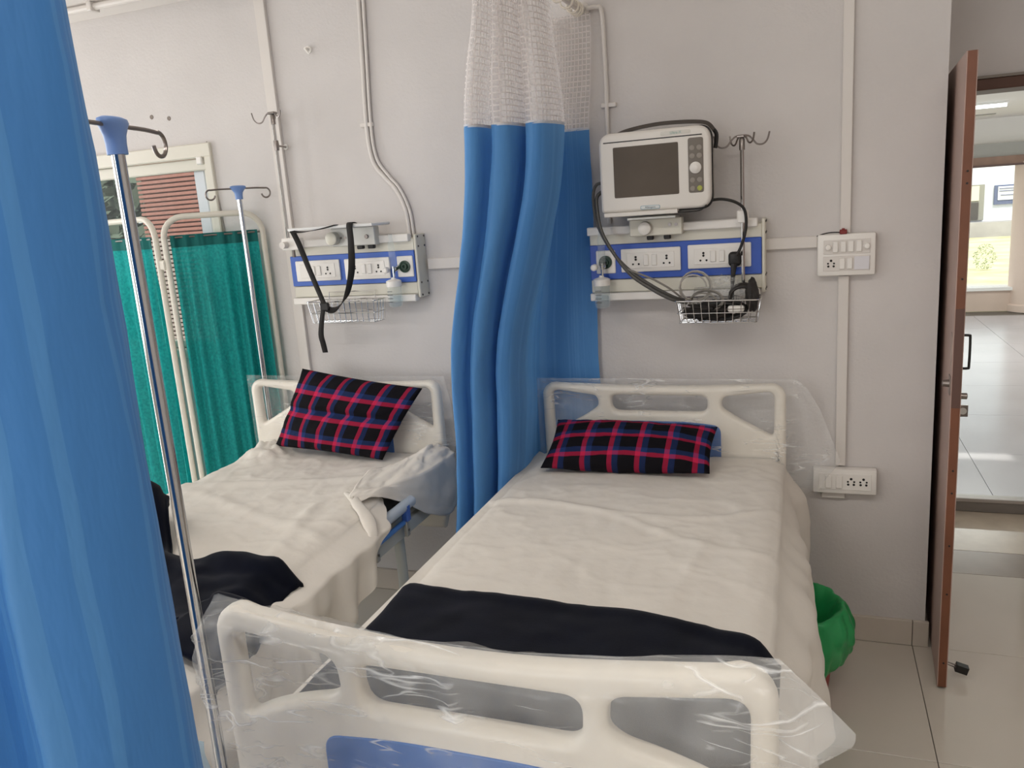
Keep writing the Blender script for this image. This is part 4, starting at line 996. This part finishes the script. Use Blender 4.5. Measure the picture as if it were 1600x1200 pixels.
# ------------------------------------------------------------------ clear plastic covers over the end boards
def cover(name, label, xl, xr, zb, ztop, yf, yb, M, amp=.008, seed=0., zbx=None):
    """xl(z), xr(z): side edges; ztop(x): top edge; front face at yf, back face at yb, meeting at the edges"""
    t = thing(name, ((xl(zb)+xr(zb))/2, (yf+yb)/2, zb), label, 'plastic cover', 'clear plastic board covers')
    ym = (yf+yb)/2
    def face(yy, sd):
        def fn(u, v):
            zq = lerp(zb, ztop(0), v)
            x = lerp(xl(zq), xr(zq), u)
            z0 = zbx(x) if zbx else zb
            z = lerp(z0, min(ztop(x), 9), v)
            eg = min(u, 1-u)*(xr(zq)-xl(zq)); k = ss(0, .055, eg)*ss(0, .035, (1-v)*(ztop(x)-z0))
            w_ = nz(x*7+sd, z*5, sd, 3); rd = (1-abs(nz(x*6+z*5+sd, z*4-x*2, sd+4)))**4
            am = amp*(1+1.0*ss(-.82, -1.0, x)) if yy < -1.5 else amp
            y = lerp(ym, yy, k)+(am*w_+am*1.5*nz(x*22+sd, z*9, sd)*(am > amp)+amp*1.2*rd*(1 if yy < ym else -1)*-1)*k
            return Vector((x, y, z+.003*w_*(v > .9)))
        return fn
    B().grid(face(yf, seed), 90, 60).obj('front_film', M, t, 180)
    B().grid(face(yb, seed+3.), 60, 40).obj('back_film', M, t, 180)
    return t
# right bed, head end: the bag stands out to the right of the board
cover('headboard_cover', 'clear plastic bag over the right headboard, bulging towards the socket box',
      lambda z: -1.0, lambda z: pw(z, [(.58, .02), (.64, .05), (.72, .105), (.78, .085), (.92, .035), (1.0, -.01), (1.03, -.045)]), .60,
      lambda x: 1.030 if x < -.1 else 1.030-.0*x, -.147, -.072, FILM, .006, 1., zbx=lambda x: .70 if x < -.10 else .62)
cover('headboard_cover', 'clear plastic sleeve over the left headboard',
      lambda z: -2.292, lambda z: pw(z, [(.70, -1.345), (.80, -1.318), (.95, -1.33), (1.06, -1.352)]), .72, lambda x: 1.056, -.243, -.168, plastic_film('sleeve_film', .08, .35, 7), .005, 5.)
cover('footboard_cover', 'large loose clear plastic bag over the front footboard',
      lambda z: pw(z, [(.40, -1.0), (.73, -1.022), (.90, -1.028), (1.0, -1.024), (1.035, -1.016), (1.075, -.965)]),
      lambda z: pw(z, [(.40, -.02), (.86, -.02), (.922, .012), (.960, .058), (.978, .064), (1.035, .010), (1.08, -.035)]), .42,
      lambda x: pw(x, [(-1.03, 1.035), (-.985, 1.062), (-.955, 1.074), (-.93, 1.070), (-.80, 1.052), (-.60, 1.036), (-.42, 1.036), (-.25, 1.050), (-.10, 1.074), (-.03, 1.080), (.07, 1.080)]),
      -2.047, -1.955, FILM2, .009, 9.)
o = B().grid(lambda u, v: Vector((lerp(-1.028, -1.006, u), -2.036-.004*math.sin(v*9), lerp(.66, .80, v))), 6, 20).obj('label_print', mat('pale_blue_print', '8fb6c9', .5, alpha=.6))
tag(o, 'pale blue printed patch on the footboard plastic beside the drip stand', 'label')

# ------------------------------------------------------------------ drip stands clipped to the bed corners
def iv_stand(x, y, z0, zh, ang, L_, label):
    """zh: underside of the plastic hub"""
    t = thing('iv_stand', (x, y, z0), label, 'drip stand', 'drip stands on the beds')
    B().tube([(x, y, z0), (x, y, zh+.01)], .0105, 16).obj('pole', CHROME, t)
    d = Vector((math.cos(ang), math.sin(ang), 0)); e = Vector((-d.y, d.x, 0))
    def hubf(u, v):
        a = u*2*PI
        pr = [(.0001, .0, .0001), (.0155, .0, .0155), (.0155, .016, .0155), (.018, .028, .016), (.027, .040, .017), (.034, .047, .017), (.033, .053, .015), (.024, .056, .010), (.0001, .057, .0001)]
        i = v*(len(pr)-1); k = min(int(i), len(pr)-2); f = i-k
        ra, h, rb = (lerp(pr[k][q], pr[k+1][q], f) for q in range(3))
        return Vector((x, y, zh+h))+d*ra*math.cos(a)+e*rb*math.sin(a)
    B().grid(hubf, 28, 16).obj('hub', LILAC, t, 50, weld=1e-5)
    o_ = Vector((x, y, zh+.044))
    for sg in (-1, 1):
        q = d*sg
        pts = [o_+q*.025, o_+q*(L_*.6), o_+q*(L_-.02)+Vector((0, 0, -.002))]
        for k in range(0, 10):
            a = PI/2-k/9*PI*1.45
            pts.append(o_+q*(L_-.018+.019*math.cos(a))+Vector((0, 0, -.021+.020*math.sin(a))))
        B().tube(cat_rom(pts, 3), .0036, 8).obj('hook_arm', STEEL, t)
    for zc in (z0+.05, z0+.22): B().box(x-.02, x+.02, y-.02, y+.02, zc-.015, zc+.015, .004, 1).obj('bed_clamp', STEEL, t)
    return t
iv_stand(-1.012, -2.0, .42, 1.811, math.radians(102), .14, 'chrome drip stand with blue hub at the front bed corner beside the near curtain')
iv_stand(-2.235, -.16, .5, 1.797, math.radians(58), .135, 'slim drip stand with blue hub standing before the green screen')

# ------------------------------------------------------------------ folding screen with green cloth
def green_cloth():
    M = bpy.data.materials.new('teal_cotton'); M.use_nodes = True; nt = M.node_tree; N = nt.nodes; L = nt.links; b = N['Principled BSDF']
    tc = N.new('ShaderNodeTexCoord'); n = N.new('ShaderNodeTexNoise'); n.inputs['Scale'].default_value = 90; n.inputs['Detail'].default_value = 3; L.new(tc.outputs['Object'], n.inputs[0])
    r = ramp(N, [(.3, lin('0a9090')), (.7, lin('1cb0ad'))], 'LINEAR'); L.new(n.outputs['Fac'], r.inputs[0]); L.new(r.outputs[0], b.inputs['Base Color'])
    b.inputs['Roughness'].default_value = .9
    tl = N.new('ShaderNodeBsdfTranslucent'); L.new(r.outputs[0], tl.inputs[0]); ms = N.new('ShaderNodeMixShader'); ms.inputs[0].default_value = .35
    L.new(b.outputs[0], ms.inputs[1]); L.new(tl.outputs[0], ms.inputs[2])
    tp = N.new('ShaderNodeBsdfTransparent'); m2 = N.new('ShaderNodeMixShader'); m2.inputs[0].default_value = .97
    L.new(tp.outputs[0], m2.inputs[1]); L.new(ms.outputs[0], m2.inputs[2]); L.new(m2.outputs[0], N['Material Output'].inputs[0])
    MATS['teal_cotton'] = M; return M
GC = green_cloth()
scr = thing('folding_screen', (-2.7, -.22, 0), 'folding ward screen with green cloth panels beside the left bed', 'screen')
def screen_panel(A, Bp, h):
    A = Vector((*A, 0)); Bp = Vector((*Bp, 0)); d = (Bp-A).normalized(); n = Vector((d.y, -d.x, 0)); L_ = (Bp-A).length
    r = .085; pts = [A+Vector((0, 0, .08))]
    pts += [A+Vector((0, 0, h-r))]
    for k in range(1, 7):
        a = k/6*PI/2; pts.append(A+d*(r-r*math.cos(a))+Vector((0, 0, h-r+r*math.sin(a))))
    for k in range(0, 7):
        a = PI/2-k/6*PI/2; pts.append(Bp-d*(r-r*math.cos(a))+Vector((0, 0, h-r+r*math.sin(a))))
    pts.append(Bp+Vector((0, 0, .08)))
    fr = B().tube(pts, .0125, 12).obj('frame', CREAM, scr)
    for q in (A, Bp): B().lathe([(.024, -.012), (.027, 0), (.024, .012)], (q.x, q.y, .028), (1, 0, 0), 14).obj('caster_wheel', BLACK, fr)
    for zz in (h-.085, .25): B().tube([A+Vector((0, 0, zz)), Bp+Vector((0, 0, zz))], .004, 8).obj('cloth_rod', STEEL, fr)
    def fn(u, v):
        p_ = A+d*lerp(.022, L_-.022, u); z = lerp(h-.075, .22, v)
        ga = .018*math.sin(u*38+1.5*math.sin(u*7+v))*(.4+.6*ss(0, .2, v))+.008*nz(u*9, v*2, A.x)
        return p_+n*ga+Vector((0, 0, z))
    B().grid(fn, 110, 40).obj('cloth_panel', GC, scr, 180)
    B().grid(lambda u, v: fn(u, v*.035)+n*.003, 110, 3).obj('hem', mat('teal_hem', '0b5f5c', .9), scr, 180)
    return fr
screen_panel((-2.555, -.275), (-2.235, -.035), 1.745)
screen_panel((-3.12, -.12), (-2.592, -.285), 1.745)
screen_panel((-3.60, -.42), (-3.15, -.13), 1.745)
for zz in (1.55, .5): B().box(-2.588, -2.558, -.294, -.264, zz-.02, zz+.02, .004, 1).obj('hinge', CREAM, scr)

# ------------------------------------------------------------------ curtains on the rail between the beds
rail = thing('curtain_rail', (-.77, -1.4, 2.33), 'white curtain rail standing out from the wall between the beds', 'curtain rail')
B().tube([(-.775, -.002, 2.352), (-.775, -2.75, 2.352)], .0125, 12).obj('rod', PVC, rail)
B().lathe([(.030, 0), (.030, .008), (.018, .014), (.016, .04)], (-.775, 0, 2.352), (0, -1, 0), 18).obj('wall_flange', PVC, rail)
for a in (.8, 2.4, 4.0, 5.5): B().lathe([(.003, 0), (.003, .002)], (-.775+.023*math.cos(a), -.008, 2.352+.023*math.sin(a)), (0, -1, 0), 6).obj('screw', STEEL, rail, 0)
def curtain(name, label, levels, z_top, z_seam, z_bot, M, nu, loc, rings):
    """levels: [(z, [plan points])] from top to bottom, all with the same count"""
    t = thing(name, loc, label, 'curtain', 'ward curtains')
    sm = [(z, cat_rom([(x, y, 0) for x, y in P], nu)) for z, P in levels]
    n = len(sm[0][1])
    mid = sm[len(sm)//2][1]; arc = [0]
    for a, c in zip(mid, mid[1:]): arc.append(arc[-1]+(c-a).length)
    def at(i, z):
        for (za, Pa), (zb, Pb) in zip(sm, sm[1:]):
            if z >= zb or zb == sm[-1][0]:
                k = ss(0, 1, (za-z)/(za-zb)); p_ = Pa[i].lerp(Pb[i], k)
                w_ = .005*nz(i*.05, z*3, 1.)
                return Vector((p_.x+w_, p_.y+w_, z))
    def part(nm, za, zb, nv, MM):
        B().grid(lambda u, v: at(int(round(u*(n-1))), lerp(za, zb, v)), n-1, nv, uvf=lambda u, v: (arc[int(round(u*(n-1)))], lerp(za, zb, v))).obj(nm, MM, t, 180)
    part('net_header', z_top, z_seam, 10, NET)
    part('seam_band', z_seam+.006, z_seam-.004, 1, mat('seam_white', 'c9cdd6', .8))
    part('cloth', z_seam, z_bot, 46, M)
    for x, y in rings: B().tube([(x+.022*math.cos(a/10*2*PI), y, 2.345+.022*math.sin(a/10*2*PI)) for a in range(10)], .004, 6, closed=True).obj('ring', IVORY, t)
    return t
seam = [(-.758, -.028), (-.84, -.030), (-.905, -.045), (-.84, -.15), (-.775, -.30), (-.80, -.44), (-.86, -.46), (-.865, -.36), (-.885, -.36), (-.90, -.50), (-.955, -.52), (-.962, -.40), (-.982, -.40), (-.992, -.54), (-1.03, -.56), (-1.05, -.50)]
top = [(x+.02 if k < 3 else lerp(x, -.86, .35), y) for k, (x, y) in enumerate(seam)]
mid_ = [(-.765, -.028), (-.87, -.034), (-1.0, -.05), (-.985, -.15), (-.965, -.30), (-.985, -.44), (-1.03, -.46), (-1.035, -.36), (-1.05, -.36), (-1.06, -.52), (-1.095, -.54), (-1.10, -.42), (-1.112, -.42), (-1.12, -.56), (-1.143, -.58), (-1.15, -.52)]
low = [(-.77, -.028), (-.90, -.036), (-1.03, -.05), (-1.05, -.15), (-1.05, -.32), (-1.055, -.50), (-1.075, -.53), (-1.08, -.40), (-1.09, -.40), (-1.098, -.60), (-1.12, -.63), (-1.125, -.46), (-1.138, -.46), (-1.145, -.66), (-1.165, -.68), (-1.17, -.60)]
curtain('ward_curtain', 'blue ward curtain with white net top gathered between the two beds', [(2.34, top), (1.94, seam), (1.05, mid_), (.12, low)], 2.335, 1.945, .12, BLUE_CLOTH, 14, (-1.0, -.35, .12), [(-.775, -.06), (-.775, -.085), (-.775, -.12), (-.775, -.2), (-.775, -.3), (-.775, -.42), (-.775, -.55)])
pa = [(-.83, -2.24), (-.765, -2.28), (-.722, -2.345), (-.735, -2.415), (-.768, -2.455), (-.803, -2.468), (-.87, -2.42), (-.96, -2.37), (-1.07, -2.36), (-1.14, -2.45), (-1.10, -2.55), (-1.12, -2.68)]
pb = [(x-.004, y) for x, y in pa]
curtain('ward_curtain', 'blue striped ward curtain hanging close in the left foreground', [(2.34, pa), (1.94, pa), (1.05, pa), (.12, pb)], 2.335, 1.985, .12, BLUE_CLOTH2, 12, (-.9, -2.5, .12), [(-.775, -2.30), (-.775, -2.45), (-.775, -2.55)])

# ------------------------------------------------------------------ bin beside the right bed
t = thing('waste_bin', (-.03, -.40, 0), 'red waste bin lined with a green plastic bag beside the right bed', 'waste bin')
cx, cy = -.035, -.385
B().lathe([(.098, 0), (.102, .005), (.125, .235), (.130, .24), (.130, .25), (.122, .25), (.100, .012), (0, .012)], (cx, cy, .001), seg=28).obj('bucket', mat('red_plastic', '9c1c14', .4), t)
GB = mat('green_bag_film', '1f9a55', .35, alpha=.9)
def bag(u, v):
    a = u*2*PI
    prof = cat_rom([(.070, .08, 0), (.095, .22, 0), (.135, .325, 0), (.165, .315, 0), (.185, .25, 0), (.170, .18, 0), (.145, .125, 0)], 8)
    i = v*(len(prof)-1); k = min(int(i), len(prof)-2); p_ = prof[k].lerp(prof[k+1], i-k)
    w_ = nz(math.cos(a)*2.2, math.sin(a)*2.2, v*2.5, 3)*ss(.1, .6, v)
    plt = .006*math.sin(a*17+3*w_)*ss(.2, .6, v)
    r = p_.x+.022*w_+plt; z = p_.y+.03*nz(math.cos(a)*1.5, math.sin(a)*1.5, 4.)*ss(.2, .7, v)
    return Vector((cx+r*math.cos(a), cy+r*math.sin(a), z))
B().grid(bag, 90, 48).obj('bag', GB, t, 180, weld=1e-5)
